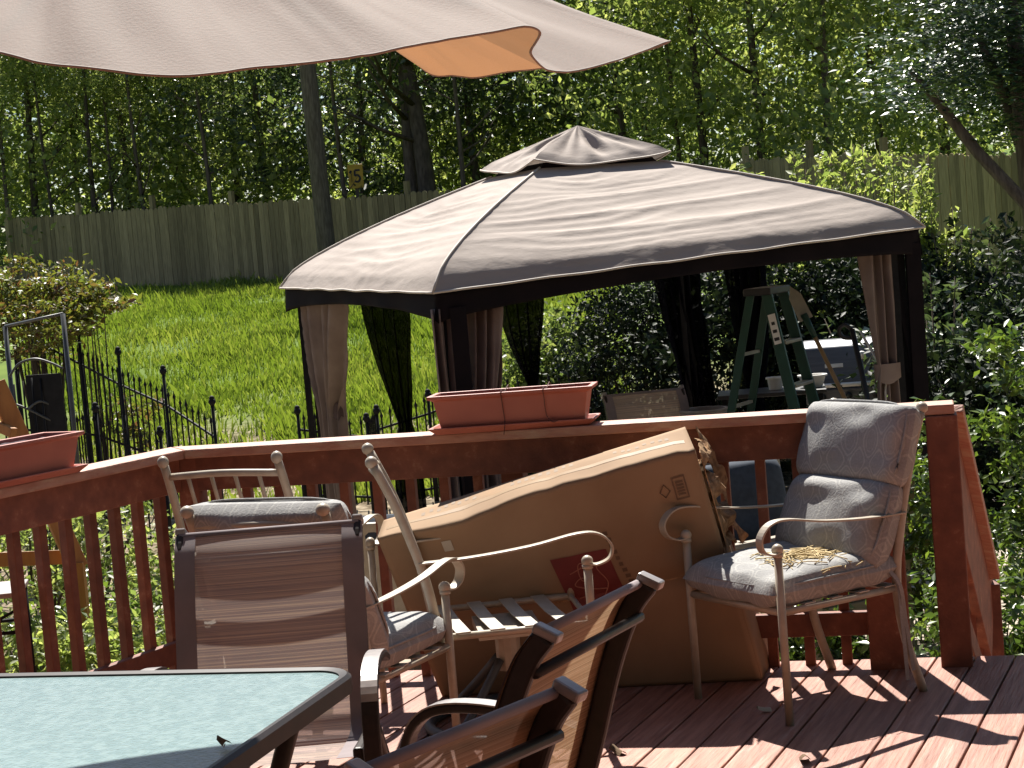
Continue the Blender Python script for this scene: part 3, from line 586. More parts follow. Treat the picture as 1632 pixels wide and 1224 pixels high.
# thin bare saplings along the back of the left fence
for i, (px, Y, ts, lab) in enumerate([(20, 44.8, 0.9, 'thin leaning sapling nearest the left edge'), (95, 45.0, 0.8, 'thin sapling right of the forked tree'), (155, 44.0, 1.1, 'thin sapling forking low above the fence'),
        (182, 44.6, 0.7, 'thinnest sapling beside the low fork'), (245, 43.6, 0.9, 'thin sapling left of the thick dark trunk'), (345, 43, 0.9, 'thin sapling with a pale crooked branch'), (560, 41, 0.9, 'thin sapling behind the yellow number sign'), (745, 40, 1.0, 'thin sapling between twin trunks and gazebo peak'), (1095, 38, 0.9, 'thin sapling above the right slope of the gazebo roof')]):
    p = A(px, 400, Y); t = thing('sapling', lab, 'sapling', (p.x, Y, terr(p.x, Y)), 0, 'thin saplings along the fence')
    mesh_obj('trunk', THIN[i % 3], t, (0, 0, -0.1), (0, 0, h1(i * 9) * 6.28), (ts, ts, 1))
    mesh_obj('crown', CR['light%d' % (i % 3)], t, (0.2, 0, 5.6), (0, 0, i * 1.1), (0.5, 0.5, 0.5))
# big unseen trees added right of the deck to shut out side sky
for i, (x, y, sc_, lab) in enumerate([(6.4, 0.5, 1.55, 'unseen tree added nearest the camera on the right to block sky light'), (7.2, 4.6, 1.6, 'unseen tree added beside the deck steps to block sky light'), (8.2, 9.0, 1.5, 'unseen tree added right of the patio to block sky light')]):
    t = thing('sky_block_tree', lab, 'tree', (x, y, GZ), 0, 'unseen trees added against sky light')
    mesh_obj('trunk', TRK[i], t, (0, 0, -0.1), (0, 0, i), (2.2, 2.2, 1.1)); mesh_obj('crown', CR['dark%d' % (i % 2)], t, (0, 0, 6.2), (0, 0, i * 2.0), (1.25, 1.25, 1.6))
# tall straight pole standing in front of the fence
p = A(522, 395, 36.5); t = thing('utility_pole', 'tall straight grey wooden pole standing before the left fence', 'pole', (p.x, p.y, terr(p.x, p.y)))
MB().tube([V(-0.02 * k, 0, -0.2 + k * 1.2) for k in range(10)], [0.2, 0.18, 0.175, 0.17, 0.165, 0.16, 0.155, 0.15, 0.145, 0.14], 12).build('shaft', 'bark', t, smooth=True)
MB().box((-0.17, 0, 9.6), (2.2, 0.1, 0.12)).build('cross_arm', 'bark', t, bevel=0.01)
# undergrowth behind the fence and the far wood that closes the view
rg = np.random.default_rng(5)
def hillside(n, x0, x1, y0, y1, slope, th, seed):
    r = np.random.default_rng(seed); nc = n // 40; Yc = r.uniform(y0, y1, nc)
    c = np.stack([r.uniform(x0, x1, nc), Yc, (Yc - y0) * slope + r.normal(size=nc) * th + 0.4], 1)
    c[:, 2] += np.array([terr(a, b) for a, b in c[:, :2]]); k = r.integers(0, nc, n)
    return c[k] + r.normal(size=(n, 3)) * np.array([0.55, 0.55, 0.3])
def mass(n, x0, x1, y0, y1, z0, z1, seed):
    r = np.random.default_rng(seed); nc = n // 45
    c = np.stack([r.uniform(x0, x1, nc), r.uniform(y0, y1, nc), r.uniform(z0, z1, nc)], 1)
    c[:, 2] += np.array([terr(a, b) for a, b in c[:, :2]]); k = r.integers(0, nc, n)
    return c[k] + r.normal(size=(n, 3)) * np.array([0.5, 0.5, 0.38])
far = mesh_obj('woods', leaf_mesh('woods', hillside(50000, -22, 26, 50, 63, 0.72, 0.8, 3), 0.30, 'leaf_light', 0.9, 0.6, 31), None); tag(far, 'dense dark mass of leaves deep in the woods', 'woods', kind='stuff')
far2 = mesh_obj('woods', leaf_mesh('woods', hillside(9000, -22, 24, 48, 56, 0.75, 1.6, 8), 0.24, 'leaf_mid', 0.8, 0.6, 35), None); tag(far2, 'mid green mass of leaves between the trees of the woods', 'woods', kind='stuff')
und = mesh_obj('undergrowth', leaf_mesh('undergrowth', mass(26000, -14, 3, 43.5, 48, 0.3, 3.4, 4), 0.16, 'leaf_light', 0.7, 0.55, 32), None); tag(und, 'pale green undergrowth showing above the left fence', 'undergrowth', kind='stuff')

und2 = mesh_obj('undergrowth', leaf_mesh('undergrowth', mass(15000, 3.5, 17, 35.5, 43, 0.2, 3.2, 14), 0.14, 'leaf_light', 0.7, 0.55, 33), None); tag(und2, 'pale green undergrowth showing above the right fence', 'undergrowth', kind='stuff')
# --- shrubs
def shrub(name, label, cat, base, rad, n, leaf, m, seed, zc=None, ncl=60, clr=0.2, stems=7, group=None, upb=0.5, asp=0.45, sr=0.012, flat=1.0, shell=0.3):
    t = thing(name, label, cat, base, 0, group); zc = rad[2] * 1.05 if zc is None else zc
    mesh_obj('foliage', leaf_mesh('foliage', clumps(ncl, n, rad, clr, seed, flat, shell), leaf, m, upb, asp, seed + 1), t, (0, 0, zc))
    mb = MB(); r = random.Random(seed)
    for k in range(stems):
        a = r.random() * 6.28; e = V(math.cos(a) * rad[0] * 0.75 * r.random(), math.sin(a) * rad[1] * 0.75 * r.random(), zc + rad[2] * r.uniform(-0.2, 0.7)); mb.tube([V(0.05 * math.cos(a), 0.05 * math.sin(a), -0.05), e * 0.5 + V(0.06 * r.uniform(-1, 1), 0, 0), e], [sr, sr * 0.8, sr * 0.35], 5)
    mb.build('stem', 'bark', t, smooth=True); return t
# bronze leaved bush at the left edge of the lawn
b = G(40, 560, -0.25); 
shrub('bronze_bush', 'spreading bronze and green bush at the left edge of the lawn', 'bush', (A(62, 500, 18.5).x, 18.5, terr(-5, 18.5)), (0.82, 0.7, 0.55), 8200, 0.062, 'leaf_red', 61, 1.92, 85, 0.2, 9, upb=0.9, flat=0.5, sr=0.02)
shrub('bronze_bush', 'flat bronze branch spreading over the lawn by the fence', 'bush', (A(140, 500, 18.3).x, 18.3, terr(-4.5, 18.3)), (0.42, 0.35, 0.15), 800, 0.075, 'leaf_red', 62, 1.95, 16, 0.16, 5, upb=0.9, flat=0.5)
shrub('lawn_sapling', 'small reddish sapling behind the iron fence posts', 'sapling', (A(205, 620, 18.3).x, 18.3, terr(-4, 18.3)), (0.28, 0.22, 0.42), 420, 0.07, 'leaf_red', 63, 0.72, 14, 0.1, 4)
# shrubs behind and right of the gazebo
shrub('dark_evergreen', 'dark evergreen shrub seen under the gazebo roof', 'shrub', (A(1010, 500, 17.5).x, 17.5, terr(1, 17.5)), (0.75, 0.7, 1.15), 11000, 0.06, 'leaf_shaded', 64, 1.1, 120, 0.2, 7)
for i, (px, Y, rr, hz, mm, lab) in enumerate([(1160, 16.9, 1.0, 1.05, 'leaf_shaded', 'dark shrub behind the step ladder'), (1290, 16.9, 1.0, 1.1, 'leaf_shaded', 'dark shrub behind the barbecue'),
        (1400, 16.7, 0.9, 1.05, 'leaf_shaded', 'dark shrub behind the right gazebo post'), (1500, 17.0, 1.0, 0.95, 'leaf_shaded', 'dark green shrub right of the gazebo'), (1620, 16, 1.2, 0.95, 'leaf_shaded', 'dark green shrub at the right edge of the photo'), (880, 21, 0.8, 0.5, 'leaf_mid', 'low mid green shrub at the foot of the lawn'), (1560, 13.5, 0.9, 0.75, 'leaf_shaded', 'low dark shrub behind the glossy bush')]):
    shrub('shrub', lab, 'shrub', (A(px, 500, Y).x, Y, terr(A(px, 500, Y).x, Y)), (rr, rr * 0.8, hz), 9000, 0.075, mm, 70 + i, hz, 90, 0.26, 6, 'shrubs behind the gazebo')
# sunlit shrubs with upright leafy spires
def spire_shrub(px, py, Y, hh, n, seed, label, lm='leaf_light'):
    b0 = A(px, py, Y); x = b0.x; z0 = terr(x, Y); t = thing('spire_shrub', label, 'shrub', (x, Y, z0), 0, 'leafy spires right of the gazebo roof'); r = np.random.default_rng(seed); P = []; mb = MB()
    top = b0.z - z0
    for k in range(n):
        ax, ay = r.normal(size=2) * 0.38; hgt = top * r.uniform(0.72, 1.0); s = V(ax * 0.4, ay * 0.4, 0); e = V(ax, ay, hgt); mb.tube([s, s.lerp(e, 0.5), e], [0.012, 0.009, 0.004], 4)
        m_ = int(150 * hgt / 2); tt = r.random(m_) ** 0.7; base = np.outer(1 - tt, np.array(s)) + np.outer(tt, np.array(e)); a = r.random(m_) * 6.28; rad = 0.03 + 0.13 * (1 - tt) * r.random(m_) + 0.02
        P.append(base + np.stack([np.cos(a) * rad, np.sin(a) * rad, np.zeros(m_)], 1))
    P = np.concatenate(P); mesh_obj('foliage', leaf_mesh('foliage', P, 0.09, lm, 0.6, 0.42, seed), t); mb.build('stem', 'bark', t, smooth=True); return t
for i, (px, py, Y, n, lab) in enumerate([(1220, 262, 18.2, 16, 'low sunlit leafy shrub peeping over the gazebo roof'), (1305, 222, 18.6, 20, 'sunlit shrub with the left group of leafy spires'), (1368, 205, 18.2, 16, 'sunlit shrub with the tallest leafy spire'), (1400, 228, 17.9, 16, 'sunlit leafy shrub right of the tallest spire'),
        (1462, 305, 17.9, 14, 'sunlit leafy shrub beside the right roof corner'), (1500, 352, 17.6, 12, 'low leafy shrub right of the gazebo corner'), (1480, 430, 15.0, 14, 'speckled shrub below the right roof corner'), (1545, 340, 17.5, 9, 'thin leafy shrub before the right fence'), (1530, 500, 14.5, 12, 'speckled shrub right of the gazebo curtain')]):
    spire_shrub(px, py, Y, 2.2, n, 90 + i, lab, 'leaf_shaded' if 'thin' in lab else 'leaf_dark' if 'speckled' in lab else ('leaf_dark' if 'low leafy' in lab else 'leaf_light'))
# broad layered tree at the top right with leaning trunks
p = A(1632, 330, 22); bx, bz = p.x, terr(p.x, 22)
t = thing('layered_tree', 'broad dark layered tree with leaning trunks at the right edge', 'tree', (bx, 22, bz))
tp = [A(1640, 330, 21.6), A(1560, 245, 21.8), A(1500, 170, 22.0), A(1450, 110, 22.0)]
MB().tube([V(bx + 0.1, 21.6, bz - 0.1)] + [tp[0], tp[1], tp[2], tp[3]], [0.1, 0.085, 0.075, 0.06, 0.03], 8).tube([V(bx + 0.15, 22, bz - 0.1), A(1640, 260, 22.2), A(1600, 150, 22.4), A(1560, 60, 22.4)], [0.12, 0.1, 0.08, 0.04], 8).tube([V(bx + 0.2, 22, bz - 0.1), A(1632, 200, 22.2), A(1610, 0, 22.4)], [0.15, 0.14, 0.08], 8).build('trunk', 'bark', t, world=True, smooth=True)
r = np.random.default_rng(77); P = []
for k in range(95):
    px = 1420 + 290 * r.random() ** 0.8; lo = 262 - 0.00 * px; py = -120 + (330 + 40 * math.sin(px * 0.02)) * r.random() ; 
    if px < 1500: py = min(py, 205 - (1500 - px) * 0.3)
    c = np.array(A(px, py, 21.2 + 2.2 * r.random())); m_ = 150
    P.append(c + r.normal(size=(m_, 3)) * np.array([0.34, 0.34, 0.07]))
P = np.concatenate(P) - np.array([bx, 22, bz]); nn = np.tile(np.array([[0.0, -0.15, 1.0]]), (len(P), 1))
mesh_obj('crown', leaf_mesh('crown', P, 0.10, 'leaf_blue', 0.8, 0.5, 78, normals=nn), t)
# glossy bush beside the steps, close to the deck
shrub('glossy_bush', 'glossy sunlit bush beside the deck steps at the right edge', 'bush', (A(1640, 700, 9.2).x + 0.22, 9.2, GZ), (0.50, 0.45, 0.98), 7000, 0.058, 'leaf_azalea', 65, 0.86, 120, 0.13, 9, upb=0.9, sr=0.012)
shrub('glossy_bush', 'low glossy bush in the gap behind the right chair', 'bush', (A(1470, 850, 9.6).x, 9.6, GZ), (0.42, 0.35, 0.62), 3600, 0.055, 'leaf_azalea', 66, 0.6, 60, 0.13, 6, upb=0.9)
shrub('glossy_bush', 'low leafy bush below the deck edge at the right', 'bush', (A(1620, 1000, 8.6).x, 8.6, GZ), (0.5, 0.4, 0.36), 2400, 0.055, 'leaf_azalea', 67, 0.36, 40, 0.13, 6, upb=0.9)
# garden bed seen between the left balusters
for i, (px, Y, rr, hz, mm, lab) in enumerate([(30, 9.0, 0.5, 0.4, 'leaf_light', 'pale leafy plant behind the leftmost balusters'), (95, 9.6, 0.45, 0.35, 'leaf_azalea', 'glossy plant behind the left balusters beside the timber frame'), (160, 9.2, 0.4, 0.3, 'leaf_light', 'low pale plant behind the middle of the left railing'),
        (230, 10.2, 0.4, 0.32, 'leaf_mid', 'mid green plant behind the railing corner'), (330, 11.5, 0.5, 0.3, 'leaf_light', 'pale plant behind the spindle back chair'), (480, 12.5, 0.5, 0.22, 'leaf_light', 'low pale plant by the left gazebo post'), (60, 11.5, 0.6, 0.65, 'leaf_light', 'taller pale plant beyond the left railing'), (150, 12, 0.5, 0.5, 'leaf_mid', 'mid green plant before the iron fence'), (1290, 9.3, 0.4, 0.2, 'leaf_azalea', 'small plant seen under the right chair')]):
    shrub('bed_plant', lab, 'plant', (A(px, 900, Y).x, Y, GZ), (rr, rr, hz), 2600, 0.052, mm, 130 + i, hz, 40, 0.13, 6, 'plants in the bed beyond the railing', upb=0.9, asp=0.45)

# grass on the rising lawn
def grass():
    r = np.random.default_rng(9); n = 165000
    Y = 17 + (41.0 - 17) * r.random(n) ** 1.15; px = r.uniform(60, 1000, n); X = np.array([(-1) for _ in range(1)])
    X = (px - 816) / FPX * Y * 1.02 - 0.05 * Y * 0
    X = X + 0.0
    keep = (Y > 20.6 + 1.0 * np.sin(X * 1.3) + 0.8 * np.sin(X * 3.7 + 1)) | (r.random(n) < 0.32); pat = np.sin(X * 1.7 + 2 * np.sin(Y * 0.9)) * np.sin(Y * 1.1 + 1.5 * np.sin(X * 0.8)); keep &= (r.random(n) < 0.62 + 0.5 * pat); X, Y = X[keep], Y[keep]; n = len(X)
    Z = np.interp(Y, _ty, _tz) + 0.06 * np.clip(X, 0, 30) * np.clip((Y - 17) / 8, 0, 1)
    tall = 0.6 + 0.8 * (np.sin(X * 2.1 + 1) * np.sin(Y * 1.3) * 0.5 + 0.5); H = 0.115 * tall * r.uniform(0.45, 1.3, n) * np.where(r.random(n) < 0.05, 1.9, 1.0); a = r.random(n) * 6.28; wd = 0.011 * r.uniform(0.7, 1.5, n)
    lx, ly = np.cos(a + 1.57) * H * 0.7 * r.random(n), np.sin(a + 1.57) * H * 0.7 * r.random(n)
    b1 = np.stack([X + np.cos(a) * wd, Y + np.sin(a) * wd, Z - 0.02], 1); b2 = np.stack([X - np.cos(a) * wd, Y - np.sin(a) * wd, Z - 0.02], 1)
    m2 = np.stack([X - np.cos(a) * wd * .7 + lx * .4, Y - np.sin(a) * wd * .7 + ly * .4, Z + H * .65], 1); tp_ = np.stack([X + lx, Y + ly, Z + H], 1)
    v = np.stack([b1, b2, m2, tp_], 1).reshape(-1, 3).astype(np.float32); me = bpy.data.meshes.new('grass'); me.vertices.add(4 * n); me.vertices.foreach_set('co', v.ravel())
    idx = np.arange(n)[:, None] * 4 + np.array([[0, 1, 2, 0, 2, 3]]); me.loops.add(6 * n); me.loops.foreach_set('vertex_index', idx.ravel().astype(np.int32)); me.polygons.add(2 * n); me.polygons.foreach_set('loop_start', (np.arange(2 * n) * 3).astype(np.int32))
    at = me.attributes.new('leaf_tint', 'FLOAT', 'POINT'); at.data.foreach_set('value', np.repeat(np.clip(r.normal(0.45, 0.25, n) + 0.22 * np.sin(X * 0.9) * np.sin(Y * 0.7) + np.where(Y < 21.5, 0.25 * r.random(n), 0), 0, 1), 4).astype(np.float32)); me.update(); me.validate(); me.materials.append(M['grass'])
    tag(mesh_obj('grass', me, None), 'bright uncut grass on the rising lawn', 'grass', kind='stuff')
grass()

# ================================================================== GAZEBO
FLc, FRc, BLc = A(690, 467, 11.0), A(1474, 362, 12.3), A(446, 459, 14.0)
BRc = V(FRc.x + BLc.x - FLc.x, FRc.y + BLc.y - FLc.y, FRc.z + 0.02)
GC = (FLc + FRc + BLc + BRc) / 4
gz = thing('gazebo', 'taupe soft top gazebo with dark valance and tied back curtains', 'gazebo', (GC.x, GC.y, GZ))
crn = [FLc, FRc, BRc, BLc]; RS = 0.26; ZR = 2.235
ring = [V(GC.x + (c.x - GC.x) * RS, GC.y + (c.y - GC.y) * RS, ZR) for c in crn]
def roof_pt(i, t, s):
    a, b = crn[i], crn[(i + 1) % 4]; ra, rb = ring[i], ring[(i + 1) % 4]
    e = a.lerp(b, t); q = ra.lerp(rb, t); edge = math.sin(math.pi * t)
    g = 0.10 * min(1, s / 0.05) + 0.90 * max(0, (s - 0.05) / 0.95) ** 0.74
    pl = e.lerp(q, s * 0.75 if s < 0.05 else 0.0375 + (s - 0.05) * 0.9625 / 0.95); z = e.z + (q.z - e.z) * g
    z += -0.035 * edge ** 0.6 * math.sin(math.pi * min(1, s)) ** 0.8                        # sag between the hips
    if s < 0.05: z += 0.004 * math.sin(t * 37 + i) * edge
    k = math.sin(math.pi * min(1.0, s * 1.02)) ** 0.5 * edge ** 0.45
    n = vnoise(t * 3 + i * 11, s * 4); ph = 2.2 * vnoise(t * 2.4 + i * 7, s * 2)
    def fold(f, amp):       # a sharp-crested drape fold
        return amp * (1 - 2 * abs(math.sin(f)) ** 0.6)
    w1 = vnoise(t * 2.2 + i * 5, s * 3.1); w2 = vnoise(t * 3.3 + 20, s * 5 + i * 3)
    sg_ = 1 if i in (0, 3) else -1
    z += k * fold(3.14 * (s * 5.2 - 0.55 * t * sg_ + 1.5 * ph * 0.4), 0.015) * max(0, w1 - 0.25) * 1.6
    z += k * fold(3.14 * (s * 15 - 0.3 * t * sg_ + 2.2 * w2), 0.0075) * (0.2 + w2)
    z += k * 0.014 * (n - 0.5)
    z += 0.006 * max(0, 1 - s / 0.2) * min(1, s / 0.05) * math.sin(t * 46 + 9 * vnoise(t * 8, i)) * edge
    return V(pl.x, pl.y, z)
for i in range(4): MB().grid(lambda t, s: roof_pt(i, t, s), 90, 70).build('canopy_panel', 'canopy', gz, world=True, smooth=True)
for i in range(4):     # seams over the hips, hem along the eaves
    MB().tube([roof_pt(i, 0, s / 24) + V(0, 0, 0.004) for s in range(25)], 0.008, 6).build('hip_seam', 'hem', gz, world=True, smooth=True)
    MB().tube([roof_pt(i, t / 40, 0) for t in range(41)], 0.008, 6).build('hem', 'hem', gz, world=True, smooth=True)
# vent: dark mesh wall and a small peaked cap over it
ap = A(920, 200, 13.1)
vs4 = [V(GC.x + (c.x - GC.x) * 0.295, GC.y + (c.y - GC.y) * 0.295, 2.315) for c in crn]
m = MB()
for i in range(4):
    a, b = ring[i] + V(0, 0, -0.02), ring[(i + 1) % 4] + V(0, 0, -0.02); c1 = V(ap.x, ap.y, 2.36)
    m.add([a, b, b.lerp(V(ap.x, ap.y, b.z), 0.1) + V(0, 0, 0.06), a.lerp(V(ap.x, ap.y, a.z), 0.1) + V(0, 0, 0.06)], [(0, 1, 2, 3)])
m.build('vent_mesh', 'valance', gz, world=True)
def cap_pt(i, t, s):
    a, b = vs4[i], vs4[(i + 1) % 4]; e = a.lerp(b, t); e = e + V(0, 0, -0.055 * math.sin(math.pi * t) ** 0.9 - 0.012 * math.sin(t * 7 + i) * math.sin(math.pi * t))
    p = e.lerp(ap, s); k = math.sin(math.pi * s) * math.sin(math.pi * t); p.z += -0.005 * k + 0.022 * k * math.sin(t * 17 + 5 * s + i * 2) + 0.012 * k * math.sin(t * 33 + i)
    if s < 0.12: p.z -= 0.02 * (1 - s / 0.12)
    return p
vc = MB()
for i in range(4): vc.grid(lambda t, s: cap_pt(i, t, s), 40, 24)
vcap = vc.build('vent_cap', 'canopy', gz, world=True, smooth=True)
for i in range(4):
    MB().tube([cap_pt(i, t / 24, 0) for t in range(25)], 0.007, 5).build('cap_hem', 'hem', vcap, world=True, smooth=True)
# valances, posts, top beams
for i in range(4):
    a, b = crn[i], crn[(i + 1) % 4]
    def val(t, s, a=a, b=b, i=i):
        e = a.lerp(b, t); e = e + (GC - e).normalized() * 0.045; dp = 0.185 - 0.085 * math.sin(math.pi * t) ** 0.55
        o = (e - GC); o.z = 0; o.normalize(); r_ = 0.010 * math.sin(t * 30 + 2 * i) * s + 0.014 * s * vnoise(t * 9, i)
        return V(e.x, e.y, e.z - 0.005 - dp * s) + o * r_
    MB().grid(val, 60, 6).build('valance', 'valance', gz, world=True, smooth=True, solid=0.003)
psts = []
for i in range(4):
    c = crn[i]; q = c + (V(GC.x, GC.y, c.z) - c).normalized() * 0.20; psts.append(q)
    for dx, dy in ((-0.05, -0.05), (0.05, 0.05)): MB().beam(V(q.x + dx * 0.6, q.y + dy * 0.6, GZ), V(q.x + dx * 0.6, q.y + dy * 0.6, c.z - 0.02), 0.045, 0.045, up=(0, 1, 0)).build('gazebo_post', 'iron', gz, world=True)
for i in range(4): MB().beam(psts[i] + V(0, 0, -0.08), psts[(i + 1) % 4] + V(0, 0, -0.08), 0.03, 0.05).build('top_beam', 'iron', gz, world=True)
def curtain(p0, p1, tie, zb, pleats, m, name='curtain', wb=0.14, tw=0.055, amp=0.03, pw=1.5, band=True, bandm='curtain_dark', ph=0.0):
    p0, p1, tie = Vector(p0), Vector(p1), Vector(tie); d = (p1 - p0); d.z = 0; hw = d.length / 2; d.normalize(); nrm = V(-d.y, d.x, 0); zt = tie.z; z0 = (p0.z + p1.z) / 2; vt = (z0 - zt) / (z0 - zb)
    def fn(u, v):
        if v < vt:
            k = (v / vt) ** pw; c = ((p0 + p1) / 2).lerp(V(tie.x, tie.y, z0), k); hh = hw + (tw - hw) * k
        else:
            k = (v - vt) / (1 - vt); c = V(tie.x, tie.y, z0); hh = tw + (wb - tw) * math.sqrt(k)
        wv_ = u * pleats * 6.28 + ph + 1.6 * math.sin(v * 3 + ph) + 3.0 * vnoise(u * 3 + ph, v * 2.5)
        a = amp * (0.5 + 0.9 * min(1, hh / 0.12)) * (math.sin(wv_) * (0.6 + 0.8 * vnoise(u * 5 + ph, v * 3)) + 0.35 * math.sin(wv_ * 2.3)) 
        q = c + d * (hh * (2 * u - 1)) + nrm * a; q.z = z0 + (zb - z0) * v + 0.02 * math.sin(u * 9) * (1 if v > 0.9 else 0); return q
    o = MB().grid(fn, 60, 40).build(name, m, gz, world=True, smooth=True, solid=0.002)
    if band:
        P = []
        for k in range(16):
            a = 6.283 * k / 16; P.append(V(tie.x, tie.y, 0) + d * (math.cos(a) * (tw + 0.02)) + nrm * (math.sin(a) * 0.055))
        mb = MB(); n = 16; mb.add([q + V(0, 0, zt - 0.07 + 0.02 * math.cos(i)) for i, q in enumerate(P)] + [q + V(0, 0, zt + 0.05) for q in P], [(i, (i + 1) % n, n + (i + 1) % n, n + i) for i in range(n)])
        mb.build('tie_back', bandm, o, world=True, smooth=True)
    return o
uf = (FRc - FLc); uf.z = 0; uf.normalize(); vf = (BLc - FLc); vf.z = 0; vf.normalize(); ub = (BRc - BLc); ub.z = 0; ub.normalize(); vr = (BRc - FRc); vr.z = 0; vr.normalize()
pF, pR, pB, pL = psts; TZ = 0.62
def top(q, d, k): w_ = q + d * k; return V(w_.x, w_.y, q.z - 0.1)
curtain(top(pF, uf, 0.10), top(pF, uf, 0.36), V(pF.x, pF.y, TZ) + uf * 0.17, GZ + 0.03, 3, 'curtain', tw=0.09)
curtain(top(pF, -uf, 0.13) + V(0, -0.08, 0), top(pF, uf, 0.06) + V(0, -0.08, 0), V(pF.x, pF.y - 0.08, TZ) - uf * 0.02, GZ + 0.03, 3, 'curtain', tw=0.09, ph=1)
curtain(top(pL, -vf, 0.0), top(pL, -vf, 0.95), V(pL.x, pL.y, TZ) - vf * 0.32 + uf * 0.06, GZ + 0.03, 4, 'curtain', tw=0.13, amp=0.045, wb=0.16)
curtain(top(pL, ub, 0.45), top(pL, ub, 0.85), V(pL.x, pL.y, TZ - 0.22) + ub * 0.72, GZ + 0.03, 4, 'net', 'net_curtain', tw=0.05, band=False)
curtain(top(pL, ub, 1.55), top(pL, ub, 2.0), V(pL.x, pL.y, TZ - 0.05) + ub * 1.82, GZ + 0.03, 4, 'net', 'net_curtain', tw=0.03, band=False)
curtain(top(pB, -ub, 0.28), top(pB, ub, 0.16), V(pB.x, pB.y, TZ - 0.3) + ub * 0.06, GZ + 0.03, 5, 'net', 'net_curtain', tw=0.13, band=False, pw=1.2)
curtain(top(pR, vr, 1.7), top(pR, vr, 2.3), V(pR.x, pR.y, TZ - 0.2) + vr * 2.0, GZ + 0.03, 4, 'net', 'net_curtain', tw=0.06, band=False)
curtain(top(pR, -uf, 0.02), top(pR, -uf, 0.30), V(pR.x, pR.y, TZ + 0.05) - uf * 0.13, GZ + 0.03, 3, 'curtain', tw=0.085, bandm='curtain', ph=2)
curtain(top(pR, vr, -0.02), top(pR, vr, 0.16), V(pR.x, pR.y, TZ + 0.05) + vr * 0.06 + uf * 0.02, GZ + 0.03, 3, 'valance', 'net_curtain', tw=0.07, band=False)
MB().beam(V(pR.x + 0.08, pR.y - 0.05, GZ), V(pR.x + 0.10, pR.y - 0.05, pR.z - 0.1), 0.10, 0.05, up=(0, 1, 0)).build('net_curtain', 'valance', gz, world=True)
MB().beam(V(pF.x + 0.055, pF.y - 0.12, GZ), V(pF.x + 0.055, pF.y - 0.12, pF.z - 0.1), 0.10, 0.02, up=(0, 1, 0)).build('net_curtain', 'valance', gz, world=True)

# ================================================================== CHAIRS
def pillow(mb, wd, ht, th, X, seed=0, p=7, puff=0.012, nu=26, nv=26):
    """boxy cushion wd x ht x th, placed by matrix X (local x,y face, z thickness)"""
    for sg in (1, -1):
        def fn(u, v, sg=sg):
            a, b = 2 * u - 1, 2 * v - 1; a = math.copysign(abs(a) ** 0.8, a); b = math.copysign(abs(b) ** 0.8, b)
            k = max(0.0, (1 - abs(a) ** p) * (1 - abs(b) ** p)) ** 0.42
            z = sg * (th / 2 * k) + (puff * (vnoise(u * 5 + seed, v * 5) - 0.5) * 2 + 0.010 * sg * math.cos(a * 1.4) * math.cos(b * 1.4)) * min(1, k * 1.2)
            cr_ = 1 - 0.045 * abs(b) ** 3 * abs(a); x = a * wd / 2 * (1 - 0.03 * abs(b) ** 4); y = b * ht / 2 * (1 - 0.03 * abs(a) ** 4)
            return X @ V(x, y, z)
        if sg == 1: mb.grid(fn, nu, nv, uv=lambda u, v: ((2 * u - 1) * wd / 2 + seed, (2 * v - 1) * ht / 2))
        else: mb.grid(lambda u, v: fn(1 - u, v), nu, nv, uv=lambda u, v: ((1 - 2 * u) * wd / 2 + seed, (2 * v - 1) * ht / 2))
    return mb
def pipe_loop(mb, wd, ht, z, X, r=0.005):
    pts = []
    for k in range(48):
        a = 6.2832 * k / 48; c, s = math.cos(a), math.sin(a); q = (abs(c) ** 5 + abs(s) ** 5) ** (-1 / 5); pts.append(X @ V(c * q * wd / 2 * 0.985, s * q * ht / 2 * 0.985, z))
    mb.tube(pts, r, 5, closed=True)
